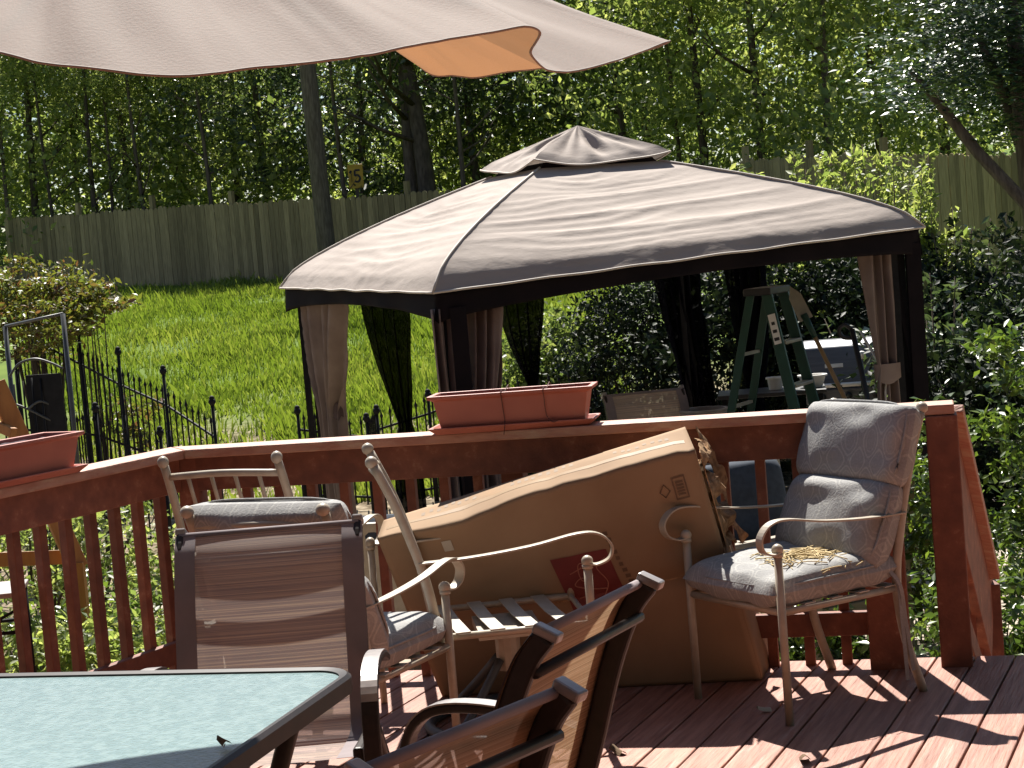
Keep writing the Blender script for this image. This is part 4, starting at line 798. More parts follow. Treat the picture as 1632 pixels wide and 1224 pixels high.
def patio_chair(name, label, loc, rz, cushion=False, swivel=False, tilt=0.0, headrest=True, cm='cushion'):
    c = thing(name, label, 'chair', loc, rz, 'taupe metal patio armchairs'); c.rotation_euler = (tilt, 0, rz)
    for s in (-1, 1):
        f0 = 0.37 if swivel else 0.0
        MB().tube([V(s * 0.265, -0.27, f0), V(s * 0.265, -0.27, 0.575)], 0.0145, 10).build('front_post' if swivel else 'leg', 'taupe', c, smooth=True)
        MB().sphere((s * 0.265, -0.27, 0.600), 0.0205, 12, 8).tube([V(s * 0.265, -0.27, 0.575), V(s * 0.265, -0.27, 0.588)], 0.0185, 10).build('knob', 'taupe', c, smooth=True)
        bk = [V(s * 0.25, 0.25, 0.40), V(s * 0.25, 0.285, 0.60), V(s * 0.245, 0.355, 0.83), V(s * 0.24, 0.42, 0.985)]
        if not swivel: bk = [V(s * 0.25, 0.34, 0.0), V(s * 0.25, 0.275, 0.2)] + bk
        else: bk = [V(s * 0.25, 0.24, 0.35)] + bk
        bp_ = MB().tube(arc(bk, 5), 0.0165, 10).build('leg' if not swivel else 'back_post', 'taupe', c, smooth=True)
        MB().sphere((s * 0.24, 0.428, 1.0), 0.022, 12, 8).build('knob', 'taupe', c, smooth=True)
        ar = arc([V(s * 0.252, 0.30, 0.645), V(s * 0.268, 0.12, 0.652), V(s * 0.28, -0.08, 0.672), V(s * 0.285, -0.24, 0.70), V(s * 0.285, -0.315, 0.692), V(s * 0.285, -0.355, 0.650), V(s * 0.28, -0.345, 0.607), V(s * 0.272, -0.305, 0.588), V(s * 0.266, -0.272, 0.592)], 5)
        MB().ribbon(ar, 0.036, 0.007, (1, 0, 0)).build('armrest', 'taupe', c, bevel=0.002)
    MB().tube(arc([V(-0.24, 0.40, 0.945), V(0, 0.425, 0.955), V(0.24, 0.40, 0.945)], 5), 0.013, 8).build('top_rail', 'taupe', c, smooth=True)
    MB().tube([V(-0.25, 0.255, 0.45), V(0.25, 0.255, 0.45)], 0.011, 8).build('back_rail', 'taupe', c, smooth=True)
    for k in range(4):
        x = -0.15 + k * 0.1; MB().tube(arc([V(x, 0.255, 0.45), V(x, 0.30, 0.66), V(x, 0.41, 0.948)], 4), 0.0085, 6).build('spindle', 'taupe', c, smooth=True)
    MB().tube([V(-0.265, -0.27, 0.385), V(0.265, -0.27, 0.385), V(0.25, 0.25, 0.385), V(-0.25, 0.25, 0.385)], 0.013, 8, closed=True).build('seat_frame', 'taupe', c, smooth=True)
    for k in (): MB().ribbon([V(-0.18 + k * 0.12, -0.285, 0.392), V(-0.18 + k * 0.12, 0, 0.388), V(-0.18 + k * 0.12, 0.255, 0.392)], 0.05, 0.004, (1, 0, 0)).build('seat_strap', 'strap', c)
    for k in range(4): MB().ribbon([V(-0.268, -0.185 + k * 0.118, 0.399), V(0, -0.165 + k * 0.118, 0.392), V(0.264, -0.145 + k * 0.118, 0.399)], 0.05, 0.004, (0, 1, 0)).build('seat_strap', 'strap', c)
    if swivel:
        MB().tube([V(0.3 * math.cos(a / 36 * 6.2832), 0.3 * math.sin(a / 36 * 6.2832), 0.022) for a in range(36)], 0.02, 8, closed=True).build('ring_base', 'grey_iron', c, smooth=True)
        for k in range(4):
            a = 0.78 + k * 1.5708; MB().tube(arc([V(0.29 * math.cos(a), 0.29 * math.sin(a), 0.03), V(0.17 * math.cos(a), 0.17 * math.sin(a), 0.13), V(0.05 * math.cos(a), 0.05 * math.sin(a), 0.24)], 4), 0.016, 8).build('base_spoke', 'grey_iron', c, smooth=True)
        MB().tube([V(0, 0, 0.2), V(0, 0, 0.34)], 0.045, 12).box((0, 0, 0.355), (0.3, 0.22, 0.03)).build('swivel_hub', 'taupe', c)
    if cushion:
        X = Matrix.Translation((0, -0.02, 0.455)) @ Matrix.Rotation(R(1.5), 4, 'X')
        o = pillow(MB(), 0.54, 0.58, 0.125, X, 1, puff=0.012).build('seat_cushion', cm, c, smooth=True); mb = MB(); pipe_loop(mb, 0.535, 0.565, 0.022, X); mb.build('piping', cm, o, smooth=True)
        th = R(90 + 19) ; 
        Xb = Matrix.Translation((0, 0.215, 0.61)) @ Matrix.Rotation(R(64), 4, 'X'); o = pillow(MB(), 0.55, 0.32, 0.165, Xb, 2, p=5, puff=0.015).build('back_cushion', cm, c, smooth=True)
        mb = MB(); pipe_loop(mb, 0.55, 0.32, 0.03, Xb); mb.build('piping', cm, o, smooth=True)
        if headrest:
            Xh = Matrix.Translation((0, 0.325, 0.875)) @ Matrix.Rotation(R(70), 4, 'X'); o = pillow(MB(), 0.56, 0.30, 0.135, Xh, 3, puff=0.011).build('headrest_cushion', cm, c, smooth=True)
            mb = MB(); pipe_loop(mb, 0.555, 0.305, 0.03, Xh); mb.build('piping', cm, o, smooth=True)
        for q in (0, 1):
            MB().ribbon(arc([V(0.255, 0.21, 0.46), V(0.275 + 0.01 * q, 0.235, 0.40), V(0.278, 0.24 + 0.015 * q, 0.28), V(0.275, 0.25 + 0.03 * q, 0.06 + 0.03 * q)], 4), 0.014, 0.003, (0.3, 1, 0)).build('tie_string', cm, c)
    return c
def face(dx, dy): return math.atan2(dx, -dy)
ch1 = patio_chair('patio_armchair', 'grey cushioned armchair on the right in front of the rail end', (0.945, 6.40, 0), face(-0.87, -0.49), True)
ch5 = patio_chair('patio_armchair', 'bare swivel armchair with strap seat and ring base before the box', (-0.09, 6.36, 0), face(1.0, 0.10), False, True)
ch6 = patio_chair('patio_armchair', 'cushioned armchair seen from behind beyond the streaked sling chair', (-0.64, 5.92, 0), face(0.42, 0.91), True); ch6.scale = (1.02, 1.0, 0.94)
ch4 = patio_chair('patio_armchair', 'bare armchair with spindle back by the railing corner', (-0.90, 6.67, 0), face(0.34, 0.94), False); ch4.scale = (0.93, 0.93, 1.03)

def sling_chair(name, label, loc, rz, sm):
    c = thing(name, label, 'chair', loc, rz, 'brown sling dining chairs')
    prof = arc([V(0, 0.16, 0.43), V(0, 0.215, 0.58), V(0, 0.275, 0.76), V(0, 0.33, 0.88), V(0, 0.375, 0.935)], 5)
    seat = arc([V(0, -0.27, 0.44), V(0, -0.1, 0.42), V(0, 0.1, 0.405), V(0, 0.16, 0.43)], 4)
    for s in (-1, 1):
        MB().ribbon([q + V(s * 0.251, 0.024, 0) for q in prof], 0.024, 0.048, (1, 0, 0)).build('back_rail', 'brown_metal', c, bevel=0.008)
        MB().ribbon([q + V(s * 0.262, 0, 0) for q in seat], 0.028, 0.045, (1, 0, 0)).build('seat_rail', 'brown_metal', c, bevel=0.008)
        MB().box((s * 0.251, 0.404, 0.941), (0.030, 0.056, 0.02), Matrix.Rotation(R(-24), 3, 'X')).build('end_cap', 'silver_edge', c, bevel=0.005)
        ar = arc([V(s * 0.30, 0.24, 0.575), V(s * 0.30, 0.1, 0.615), V(s * 0.30, -0.08, 0.635), V(s * 0.30, -0.20, 0.615), V(s * 0.30, -0.262, 0.54), V(s * 0.30, -0.27, 0.40), V(s * 0.30, -0.25, 0.18), V(s * 0.30, -0.27, 0.0)], 5)
        MB().ribbon(ar, 0.045, 0.022, (1, 0, 0)).build('armrest', 'brown_metal', c, bevel=0.006)
        MB().ribbon(ar[3:20], 0.042, 0.004, (1, 0, 0)).build('arm_strip', 'silver_edge', c).location = (0, -0.004, 0.0125)
        MB().ribbon(arc([V(s * 0.285, 0.02, 0.43), V(s * 0.295, 0.2, 0.25), V(s * 0.30, 0.34, 0.0)], 5), 0.03, 0.03, (1, 0, 0)).build('leg', 'brown_metal', c, bevel=0.006)
    MB().tube([V(-0.255, 0.20, 0.36), V(0.255, 0.20, 0.36)], 0.012, 8).build('cross_bar', 'brown_metal', c, smooth=True)
    MB().tube([V(-0.255, 0.372, 0.862), V(0.255, 0.372, 0.862)], 0.011, 8).build('cross_bar', 'brown_metal', c, smooth=True)
    MB().tube([V(-0.255, 0.380, 0.936), V(0.255, 0.380, 0.936)], 0.010, 8).build('top_bar', 'sling_edge', c, smooth=True)
    full = seat[:-1] + prof
    def fn(u, v):
        k = v * (len(full) - 1); i = min(int(k), len(full) - 2); q = full[i].lerp(full[i + 1], k - i); x = (u - 0.5) * 0.53; return V(x, q.y + (-0.002 - 0.010 * math.cos(x * 6.2) ) * (1 - 0.75 * max(0, min(1, (v - 0.75) / 0.25))) , q.z + 0.0) 
    MB().grid(fn, 16, 50, uv=lambda u, v: (u * 0.5, v * 1.15)).build('sling', sm, c, smooth=True)
    for s in (-1, 1):
        def fe(u, v, s=s):
            q = fn(0.5 + s * (0.5 - 0.11 * u), v); return q + V(0, -0.003, 0.002)
        MB().grid(fe, 2, 50).build('sling_edge', 'sling_edge', c, smooth=True)
    return c
sling_chair('sling_chair', 'brown streaked sling chair facing the camera behind the glass table', (-0.72, 4.74, 0), 0.0, 'sling_grey')
sling_chair('sling_chair', 'tan sling chair with sunlit top bar right of the glass table', (-0.215, 3.79, 0), face(-0.89, 0.46), 'sling_tan')
sling_chair('sling_chair', 'tan sling chair nearest the camera at the bottom edge', (-0.42, 2.97, 0), face(-0.79, 0.61), 'sling_tan')

# ================================================================== TABLE
ta = math.atan2(-0.27, 0.96); tcx, tcy = V(-0.425, 4.19), None
TLx, TLy = 1.7, 1.05
tcn = V(-0.40, 4.20, 0); ex = V(math.cos(ta), math.sin(ta), 0); ey = V(-math.sin(ta), math.cos(ta), 0)
tc_ = tcn - ex * (TLx / 2) - ey * (TLy / 2)
tb = thing('glass_table', 'patio table with frosted aqua glass top and dark rim', 'table', (tc_.x, tc_.y, 0), ta)
def rrect(lx, ly, r, n=8, bow=0.03):
    P = []
    for cx, cy, a0 in ((lx / 2 - r, ly / 2 - r, 0), (-lx / 2 + r, ly / 2 - r, 90), (-lx / 2 + r, -ly / 2 + r, 180), (lx / 2 - r, -ly / 2 + r, 270)):
        for k in range(n + 1): a = R(a0 + 90 * k / n); P.append((cx + r * math.cos(a), cy + r * math.sin(a)))
    return P
po, pi_ = rrect(TLx, TLy, 0.10), rrect(TLx - 0.05, TLy - 0.05, 0.085); n = len(po)
mb = MB(); prof = [(0, -0.035), (0, 0.0), (0.35, 0.008), (1.0, 0.004), (1.0, -0.035)]
for d_, z in prof: mb.v += [(po[i][0] + (pi_[i][0] - po[i][0]) * d_, po[i][1] + (pi_[i][1] - po[i][1]) * d_, 0.72 + z) for i in range(n)]
for k in range(len(prof)):
    k2 = (k + 1) % len(prof)
    mb.f += [(k * n + i, k * n + (i + 1) % n, k2 * n + (i + 1) % n, k2 * n + i) for i in range(n)]
mb.build('table_rim', 'brown_metal', tb, autosmooth=True)
MB().prism(pi_, 0.712, 0.7195).build('glass_top', 'glass', tb)
for sx in (-1, 1):
    for sy in (-1, 1): MB().tube(arc([V(sx * (TLx / 2 - 0.12), sy * (TLy / 2 - 0.12), 0.69), V(sx * (TLx / 2 - 0.2), sy * (TLy / 2 - 0.18), 0.35), V(sx * (TLx / 2 - 0.14), sy * (TLy / 2 - 0.13), 0)], 5), 0.022, 8).build('leg', 'brown_metal', tb, smooth=True)
q = G(355, 1186, 0.7265)
o = MB().grid(lambda u, v: V(0.024 * (u - 0.5) * (1 - 0.7 * v), 0.03 * (v - 0.5), 0.009 * math.sin(u * 3.14) + 0.008 * v), 4, 4).tube([V(-0.006, -0.016, 0.004), V(-0.02, -0.03, 0.003)], 0.0013, 4).build('dead_leaf', 'stain_leaf'); o.location = q; o.rotation_euler = (0, 0, 0.8); tag(o, 'tiny curled dead leaf lying on the glass table', 'leaf')

# ================================================================== UMBRELLA
rim = [A(-260, 40, 3.6), A(-150, 58, 3.3), A(0, 85, 3.0), A(80, 102, 2.94), A(170, 112, 2.9), A(300, 121, 2.88), A(400, 110, 2.9), A(500, 100, 2.93), A(580, 89, 2.96), A(640, 78, 3.0), A(700, 65, 3.05), A(780, 52, 3.12), A(835, 42, 3.18), A(860, 50, 3.24), A(853, 68, 3.34), A(846, 86, 3.44), A(868, 110, 3.56),
       A(895, 114, 3.62), A(930, 111, 3.72), A(990, 95, 3.92), A(1040, 75, 4.1), A(1068, 65, 4.22),
       A(1045, 76, 4.38), A(990, 92, 4.50), A(930, 103, 4.58), A(862, 109, 4.64), A(810, 114, 4.67), A(760, 124, 4.69), A(722, 121, 4.70), A(690, 120, 4.71), A(662, 100, 4.72), A(636, 76, 4.73), A(560, 48, 4.74), A(420, 50, 4.74), A(300, 66, 4.72), A(120, 60, 4.66), A(-80, 40, 4.5), A(-260, 20, 4.2)]
rimc = []
N0 = len(rim); sub = 5
for i in range(N0):
    a, b, c, d = rim[i - 1], rim[i], rim[(i + 1) % N0], rim[(i + 2) % N0]
    for k in range(sub):
        t = k / sub; rimc.append(0.5 * ((2 * b) + (c - a) * t + (2 * a - 5 * b + 4 * c - d) * t * t + (3 * b - a - 3 * c + d) * t ** 3))
apex = V(-0.72, 3.85, 2.66)
um = thing('patio_umbrella', 'beige canvas patio umbrella with drooping edge over the table', 'umbrella', (-2.55, 3.35, 0))
def um_pt(u, s):
    k = u * len(rimc); i = int(k) % len(rimc); p = rimc[i].lerp(rimc[(i + 1) % len(rimc)], k - int(k)); q = p.lerp(apex, s)
    q.z += -0.05 * math.sin(math.pi * s) * (0.6 + 0.4 * math.sin(u * 50)) + 0.012 * (vnoise(u * 42 + 2.5 * s, s * 1.5) - 0.5) * 2 * (1 - s) * min(1, s * 6 + 0.15) + 0.0018 * (vnoise(u * 130 + 4 * s, s * 2) - 0.5) * 2 * (1 - s) * min(1, s * 6 + 0.3) 
    return q
MB().grid(um_pt, 560, 22).build('canopy', 'umb', um, world=True, smooth=True)
MB().tube([um_pt(k / 560, 0.0) for k in range(560)], 0.0025, 4, closed=True).build('hem', 'umb', um, world=True, smooth=True)
for i in (2, 8, 12, 21, 31, 35, 0):
    MB().tube([rim[i].lerp(apex, 0.1) + V(0, 0, -0.03), rim[i].lerp(apex, 0.55) + V(0, 0, -0.08), apex + V(0, 0, -0.03)], 0.008, 6).build('rib', 'brown_metal', um, world=True, smooth=True)
MB().tube([apex + V(0, 0, -0.1), apex + V(0, 0, 0.12)], 0.03, 10).build('hub', 'brown_metal', um, world=True, smooth=True)
MB().tube(arc([V(-2.55, 3.35, 0.05), V(-2.55, 3.35, 1.6), V(-2.45, 3.4, 2.6), V(-1.6, 3.62, 3.05), apex + V(0, 0, 0.1)], 6), 0.03, 10).build('mast', 'brown_metal', um, world=True, smooth=True)
MB().box((-2.55, 3.35, 0.03), (0.7, 0.7, 0.06)).build('base', 'brown_metal', um, world=True, bevel=0.01)

# ================================================================== CARDBOARD BOX
bTL, bTR = A(602, 858, 6.60), A(1108, 714, 6.48); bBR = G(1214, 1083, 0.004); bBL = V(-0.36, 6.84, 0.004)
bTLb, bTRb = A(612, 830, 6.84), A(1092, 681, 6.77); bBRb = G(1236, 1040, 0.004); bBLb = V(-0.30, 7.10, 0.004)
bx_ = thing('cardboard_box', 'large torn cardboard carton tilting against the deck railing', 'box', (0.25, 6.85, 0))
def quad(a, b, c, d, bul, nrm, nu=24, nv=16):
    """a-b bottom edge, d-c top edge"""
    return lambda u, v: a.lerp(b, u).lerp(d.lerp(c, u), v) + nrm * (bul * math.sin(math.pi * u) * math.sin(math.pi * v) + 0.006 * (vnoise(u * 7, v * 5) - 0.5) * min(1, 6 * u * (1 - u) * 4 * v * (1 - v) * 3))
fn_ = (bTR - bBR).cross(bBL - bBR).normalized(); fn_ = fn_ if fn_.y < 0 else -fn_
def sagT(u): return V(0, -0.010, -0.028) * math.exp(-((u - 0.24) / 0.15) ** 2) + V(0, 0.006, 0.006) * (vnoise(u * 22, 4) - 0.5) + V(0, 0.012, -0.014) * math.exp(-((u - 0.985) / 0.03) ** 2)
_ff = quad(bBL, bBR, bTR, bTL, 0.010, fn_)
def front_fn(u, v):
    q = _ff(u, v) + sagT(u) * v ** 3
    q = q + fn_ * (-0.020 * math.exp(-abs(v - 0.44 - 0.05 * u) / 0.05) * (0.3 + u) - 0.012 * math.exp(-abs(v - 0.80 + 0.25 * u) / 0.02) * max(0, 0.5 - u))        # crease where the carton buckled
    return q + fn_ * (0.010 * math.exp(-((u - 0.86) / 0.05) ** 2 - ((v - 0.62) / 0.05) ** 2) * -2.2)
MB().grid(front_fn, 56, 56).build('front_panel', 'card', bx_, world=True, smooth=True, solid=0.005)
top_up = V(0, 0, 1)
_tf = quad(bTL, bTR, bTRb, bTLb, 0.010, top_up)
def tfn(u, v): return _tf(u, v) + sagT(u) * (1 - v)
MB().grid(tfn, 56, 10).build('top_panel', 'card', bx_, world=True, smooth=True, solid=0.005)
MB().grid(quad(bBLb, bBRb, bTRb, bTLb, 0.0, V(0, 1, 0)), 20, 12).build('back_panel', 'card', bx_, world=True, smooth=True, solid=0.005)
MB().grid(quad(bBL, bBLb, bTLb, bTL, 0.0, V(-1, 0, 0)), 8, 12).build('side_panel', 'card', bx_, world=True, smooth=True, solid=0.005)
MB().grid(quad(bBR, bBRb, bBRb.lerp(bTRb, 0.58), bBR.lerp(bTR, 0.58), 0.01, V(1, 0, 0)), 8, 12).build('side_panel', 'card', bx_, world=True, smooth=True, solid=0.005)
# torn flap hanging from the open end
rr_ = random.Random(3)
def torn(u, v):
    a = bTR.lerp(bBR, 0.02 + 0.40 * v); b = bTRb.lerp(bBRb, 0.0 + 0.46 * v); q = a.lerp(b, u * (0.35 + 0.45 * vnoise(v * 9, 3)) )
    return q + V(0.035 * math.sin(v * 19) * u + 0.05 * u * vnoise(v * 14, u * 6) + 0.012, -0.02 * u * math.sin(v * 27), 0.02 * math.sin(v * 31 + u * 5) * u)
MB().grid(torn, 10, 36).build('torn_flap', 'card_in', bx_, world=True, smooth=False, solid=0.003)
def torn2(u, v):
    a = bTRb.lerp(bBRb, 0.02 + 0.5 * v); return a + V(0.03 + 0.05 * vnoise(v * 11, 8) * (1 - u), -0.05 * u, 0.03 * vnoise(v * 17, u * 3))
MB().grid(torn2, 6, 30).build('torn_flap', 'card_in', bx_, world=True, smooth=False, solid=0.003)
def onfront(px, py, lift=0.006):
    """point of the front panel that the sight line px,py meets (plane through the corners), lifted a little"""
    r_ = Vector(_ray(px, py)); o_ = V(0, 0, CAM_H); t_ = (bBR - o_).dot(fn_) / r_.dot(fn_); return o_ + r_ * t_
from mathutils.geometry import barycentric_transform
def fr(u, v, lift=0.005): return front_fn(u, v) + fn_ * lift
def patch(u0, v0, u1, v1, sk, m, name, nu=6, nv=6, lift=0.006):
    return MB().grid(lambda a, b: fr(u0 + (u1 - u0) * a + sk * b, v0 + (v1 - v0) * b, lift), nu, nv).build(name, m, bx_, world=True)
patch(0.50, 0.40, 0.675, 0.68, -0.02, 'print_red', 'red_print', 12, 12)
for k, L in enumerate([[(0.53, 0.40), (0.575, 0.42), (0.56, 0.50), (0.53, 0.47), (0.575, 0.44), (0.62, 0.43)], [(0.525, 0.53), (0.58, 0.55), (0.59, 0.50), (0.555, 0.49), (0.56, 0.57), (0.61, 0.56)], [(0.60, 0.38), (0.63, 0.46), (0.61, 0.54), (0.645, 0.58)]]):
    MB().tube(arc([fr(u, v + 0.065, 0.008) for u, v in L], 6), 0.0022, 4).build('script_print', 'print_tan', bx_, world=True)
for k in range(11):
    v = 0.44 + k * 0.03; w_ = 0.012 + 0.006 * h1(k); patch(0.70 - 0.004 * k, v, 0.70 - 0.004 * k + w_, v + 0.018, 0, 'print_dark', 'text_print', 1, 1)
for a, b, c_, d_ in ((0.905, 0.905, 0.945, 0.912), (0.905, 0.815, 0.945, 0.822), (0.905, 0.815, 0.909, 0.912), (0.942, 0.815, 0.946, 0.912)): patch(a, b, c_, d_, 0, 'print_dark', 'label_outline', 1, 1)
for k in range(5): patch(0.914, 0.832 + k * 0.013, 0.937, 0.840 + k * 0.013, 0, 'print_dark', 'label_print', 1, 1)
MB().tube([fr(0.862, 0.86), fr(0.878, 0.89), fr(0.893, 0.86), fr(0.875, 0.835)], 0.0025, 4, closed=True).build('recycle_mark', 'print_dark', bx_, world=True)
patch(0.185, 0.86, 0.215, 0.92, 0, 'strap', 'small_label', 1, 1)
for k in range(34):
    u = 0.13 + 0.024 * k + 0.006 * h1(k); vv = 0.58 + 0.12 * h1(k * 3)
    if 0.3 < fract(u * 3.1) < 0.95: MB().grid(lambda a, b: tfn(u + 0.012 * a, vv + 0.12 * b) + V(0, 0, 0.0033), 1, 1).build('faint_print', 'print_grey', bx_, world=True)
MB().grid(lambda a, b: tfn(0.02 + 0.96 * a, 0.36 + 0.12 * b) + V(0, 0, 0.0036), 56, 2).build('packing_tape', 'tape', bx_, world=True, smooth=True)
for vv_ in (0.62,): MB().grid(lambda a, b: fr(0.01 + 0.98 * a, 0.435 + 0.05 * a + 0.006 * b, 0.0032), 40, 1).build('crease_line', 'card_in', bx_, world=True)
tape = MB().grid(lambda a, b: V(0.52 + 0.03 * a, 6.85 - 0.02 * b, 0.02 + 0.04 * b), 2, 2).build('tape_scrap', 'strap', bx_, world=True)

# ================================================================== PLANTERS
def planter(label, c, rz, L=0.62):
    t = thing('planter_box', label, 'planter', c, rz, 'terracotta planter boxes on the rail')
    def ring_(l, w_, z): return [V(-l / 2, -w_ / 2, z), V(l / 2, -w_ / 2, z), V(l / 2, w_ / 2, z), V(-l / 2, w_ / 2, z)]
    def shell(levels):
        m = MB(); 
        for lv in levels: m.v += [tuple(q) for q in ring_(*lv)]
        for k in range(len(levels) - 1):
            for i in range(4): m.f.append((k * 4 + i, k * 4 + (i + 1) % 4, k * 4 + 4 + (i + 1) % 4, k * 4 + 4 + i))
        m.f.append((3, 2, 1, 0)); e = (len(levels) - 1) * 4; m.f.append((e, e + 1, e + 2, e + 3)); return m
    shell([(L - 0.06, 0.14, 0.012), (L - 0.015, 0.178, 0.130), (L - 0.015, 0.182, 0.132), (L + 0.03, 0.205, 0.140), (L + 0.03, 0.205, 0.152), (L - 0.01, 0.168, 0.152), (L - 0.04, 0.145, 0.10)]).build('pot', 'terracotta', t, bevel=0.003)
    shell([(L - 0.02, 0.16, 0.0), (L + 0.035, 0.205, 0.022), (L + 0.035, 0.205, 0.027), (L + 0.015, 0.19, 0.027), (L - 0.03, 0.15, 0.008)]).build('tray', 'terracotta', t, bevel=0.002)
    MB().grid(lambda u, v: V((u - 0.5) * (L - 0.03), (v - 0.5) * 0.15, 0.122 + 0.02 * vnoise(u * 14, v * 5)), 40, 10).build('soil', 'soil', t, smooth=True)
    return t
p1 = planter('terracotta planter box tied with wire on the middle of the rail', (0.0, 7.05 + 0.055, CT), R(-9.0))
for x in (-0.03, 0.135):
    MB().tube(arc([V(x, 0.11, 0.02), V(x, 0.11, 0.157), V(x, 0, 0.15), V(x, -0.108, 0.158), V(x, -0.096, 0.12), V(x + 0.004, -0.09, 0.05), V(x + 0.006 if x < 0 else x + 0.03, -0.112, 0.024), V(x + (0.0 if x < 0 else 0.05), -0.113, -0.012 if x < 0 else 0.03)], 4), 0.0018, 5).build('tie_wire', 'wire', p1)
pl = pl1 - DK * 0.62 + out_l * 0.045
planter('terracotta planter box at the left edge on the angled rail', (pl.x - DK.x * 0.33, pl.y - DK.y * 0.33, CT), math.atan2(DK.y, DK.x))

# ================================================================== THINGS UNDER AND ROUND THE GAZEBO
# step ladder
lt = A(1222, 463, 12.7)
ld = thing('step_ladder', 'green fibreglass step ladder open under the gazebo', 'ladder', (lt.x, 12.7, GZ), R(62))
ztop = lt.z - GZ
def lrail(x0, y0, x1, y1, nm, wd=0.075, th=0.03): MB().beam(V(x0, y0, 0), V(x1, y1, ztop - 0.02), wd, th, up=(1, 0, 0)).build(nm, 'green_ladder', ld, bevel=0.004)
for s in (-1, 1):
    lrail(s * 0.27, -0.42, s * 0.17, -0.06, 'front_rail'); lrail(s * 0.25, 0.50, s * 0.17, 0.06, 'rear_rail', 0.055, 0.025)
    MB().box((s * 0.272, -0.425, 0.03), (0.05, 0.085, 0.06)).build('foot', 'white', ld)
for k in range(5):
    t_ = (k + 1) / 6.2; MB().box((0, -0.42 + 0.36 * t_, ztop * t_), (0.54 - 0.2 * t_ - 0.04, 0.085, 0.022)).build('tread', 'alu', ld, bevel=0.003)
for k in range(4):
    t_ = (k + 1) / 5.2; MB().box((0, 0.50 - 0.44 * t_, ztop * t_), (0.46 - 0.14 * t_, 0.03, 0.02)).build('brace', 'alu', ld)
MB().box((0, 0, ztop), (0.42, 0.20, 0.05)).build('top_cap', 'black', ld, bevel=0.008)
stk = MB().box((0, 0, 0), (0.006, 0.052, 0.21)).build('sticker', 'white', ld); t_ = 0.86; stk.location = (-(0.27 - 0.1 * t_) - 0.02, -0.42 + 0.36 * t_, ztop * t_); stk.rotation_euler = (R(-11), R(3), 0)
for k in range(3): MB().box((-0.004, 0, -0.07 + k * 0.055), (0.002, 0.036 - 0.006 * k, 0.022)).build('sticker_print', 'black', stk)

# gas barbecue
gq = A(1350, 590, 15.5)
gr = thing('gas_grill', 'steel lidded gas barbecue behind the right gazebo curtain', 'grill', (gq.x, 15.5, GZ), R(-10)); gr.scale = (1.08, 1.08, 1.09)
MB().box((0, 0, 0.42), (0.62, 0.46, 0.62)).build('cabinet', 'grill_black', gr, bevel=0.01)
for s in (-1, 1): MB().box((s * 0.152, -0.238, 0.42), (0.29, 0.016, 0.54)).build('cabinet_door', 'rubber', gr, bevel=0.005)
lid = MB(); pr = [(-0.25, 0.84), (-0.25, 0.90), (-0.17, 1.16), (-0.08, 1.21), (0.12, 1.21), (0.22, 1.12), (0.24, 0.84)]
n = len(pr); lid.add([V(-0.33, y, z) for y, z in pr] + [V(0.33, y, z) for y, z in pr], [tuple(range(n)), tuple(range(2 * n - 1, n - 1, -1))] + [(i, n + i, n + (i + 1) % n, (i + 1) % n) for i in range(n)])
ld2 = lid.build('lid', 'steel', gr, bevel=0.012)
for s in (-1, 1): MB().add([V(s * 0.332, y * 1.02, z) for y, z in pr] + [V(s * 0.362, y * 1.02, z) for y, z in pr], [tuple(range(n)), tuple(range(2 * n - 1, n - 1, -1))] + [(i, n + i, n + (i + 1) % n, (i + 1) % n) for i in range(n)]).build('lid_end', 'alu', ld2, bevel=0.008)
MB().tube([V(-0.33, -0.30, 0.875), V(0.33, -0.30, 0.875)], 0.018, 8).build('lid_handle', 'white', ld2, smooth=True)
MB().box((-0.1, -0.215, 1.02), (0.14, 0.012, 0.03), Matrix.Rotation(R(-17), 3, 'X')).build('badge', 'white', ld2)
MB().tube([V(0.12, -0.20, 1.09), V(0.12, -0.222, 1.085)], 0.03, 14).build('thermometer', 'white', ld2, smooth=True)
MB().box((0, -0.245, 0.79), (0.66, 0.07, 0.11)).build('control_panel', 'steel', gr, bevel=0.008)
for k in range(3):
    MB().tube([V(-0.2 + k * 0.2, -0.28, 0.79), V(-0.2 + k * 0.2, -0.31, 0.79)], 0.026, 12).build('knob', 'black', gr, smooth=True)
for s in (-1, 1): MB().box((s * 0.53, 0, 0.83), (0.34, 0.42, 0.035)).build('side_shelf', 'grill_black', gr, bevel=0.006)
for sx in (-1, 1):
    for sy in (-1, 1): MB().tube([V(sx * 0.26, sy * 0.18, 0.05), V(sx * 0.29, sy * 0.18, 0.05)], 0.05, 12).build('wheel', 'rubber', gr, smooth=True)

def stick(name, label, cat, a, b, r, m, extra=None):
    t = thing(name, label, cat, (a.x, a.y, a.z)); MB().tube([a, b], r, 8).build('shaft', m, t, world=True, smooth=True)
    if extra: extra(t, a, b)
    return t
# leaning garden tools: foot on the patio, head at the top
def foot(hx, hy, Yh, fx, fy):
    h = A(hx, hy, Yh); d = A(fx, fy, Yh - 0.15) - h; t = (GZ + 0.03 - h.z) / d.z; return h, h + d * t
h, f_ = foot(1283, 505, 12.6, 1345, 632)
def spade(t, a, b):
    d = (b - a).normalized(); sd_ = d.cross(V(0, 1, 0)).normalized()
    MB().add([b - d * 0.02 - sd_ * 0.05, b - d * 0.02 + sd_ * 0.05, b + d * 0.16 + sd_ * 0.045, b + d * 0.24, b + d * 0.16 - sd_ * 0.045], [(0, 1, 2, 3, 4)]).build('blade', 'alu', t, world=True, solid=0.004)
    MB().tube([b - d * 0.16, b + d * 0.02], [0.02, 0.026], 8).build('socket', 'green_ladder', t, world=True, smooth=True)
stick('garden_spade', 'wooden handled spade leaning head up before the barbecue', 'spade', f_, h, 0.016, 'pale_wood', spade)
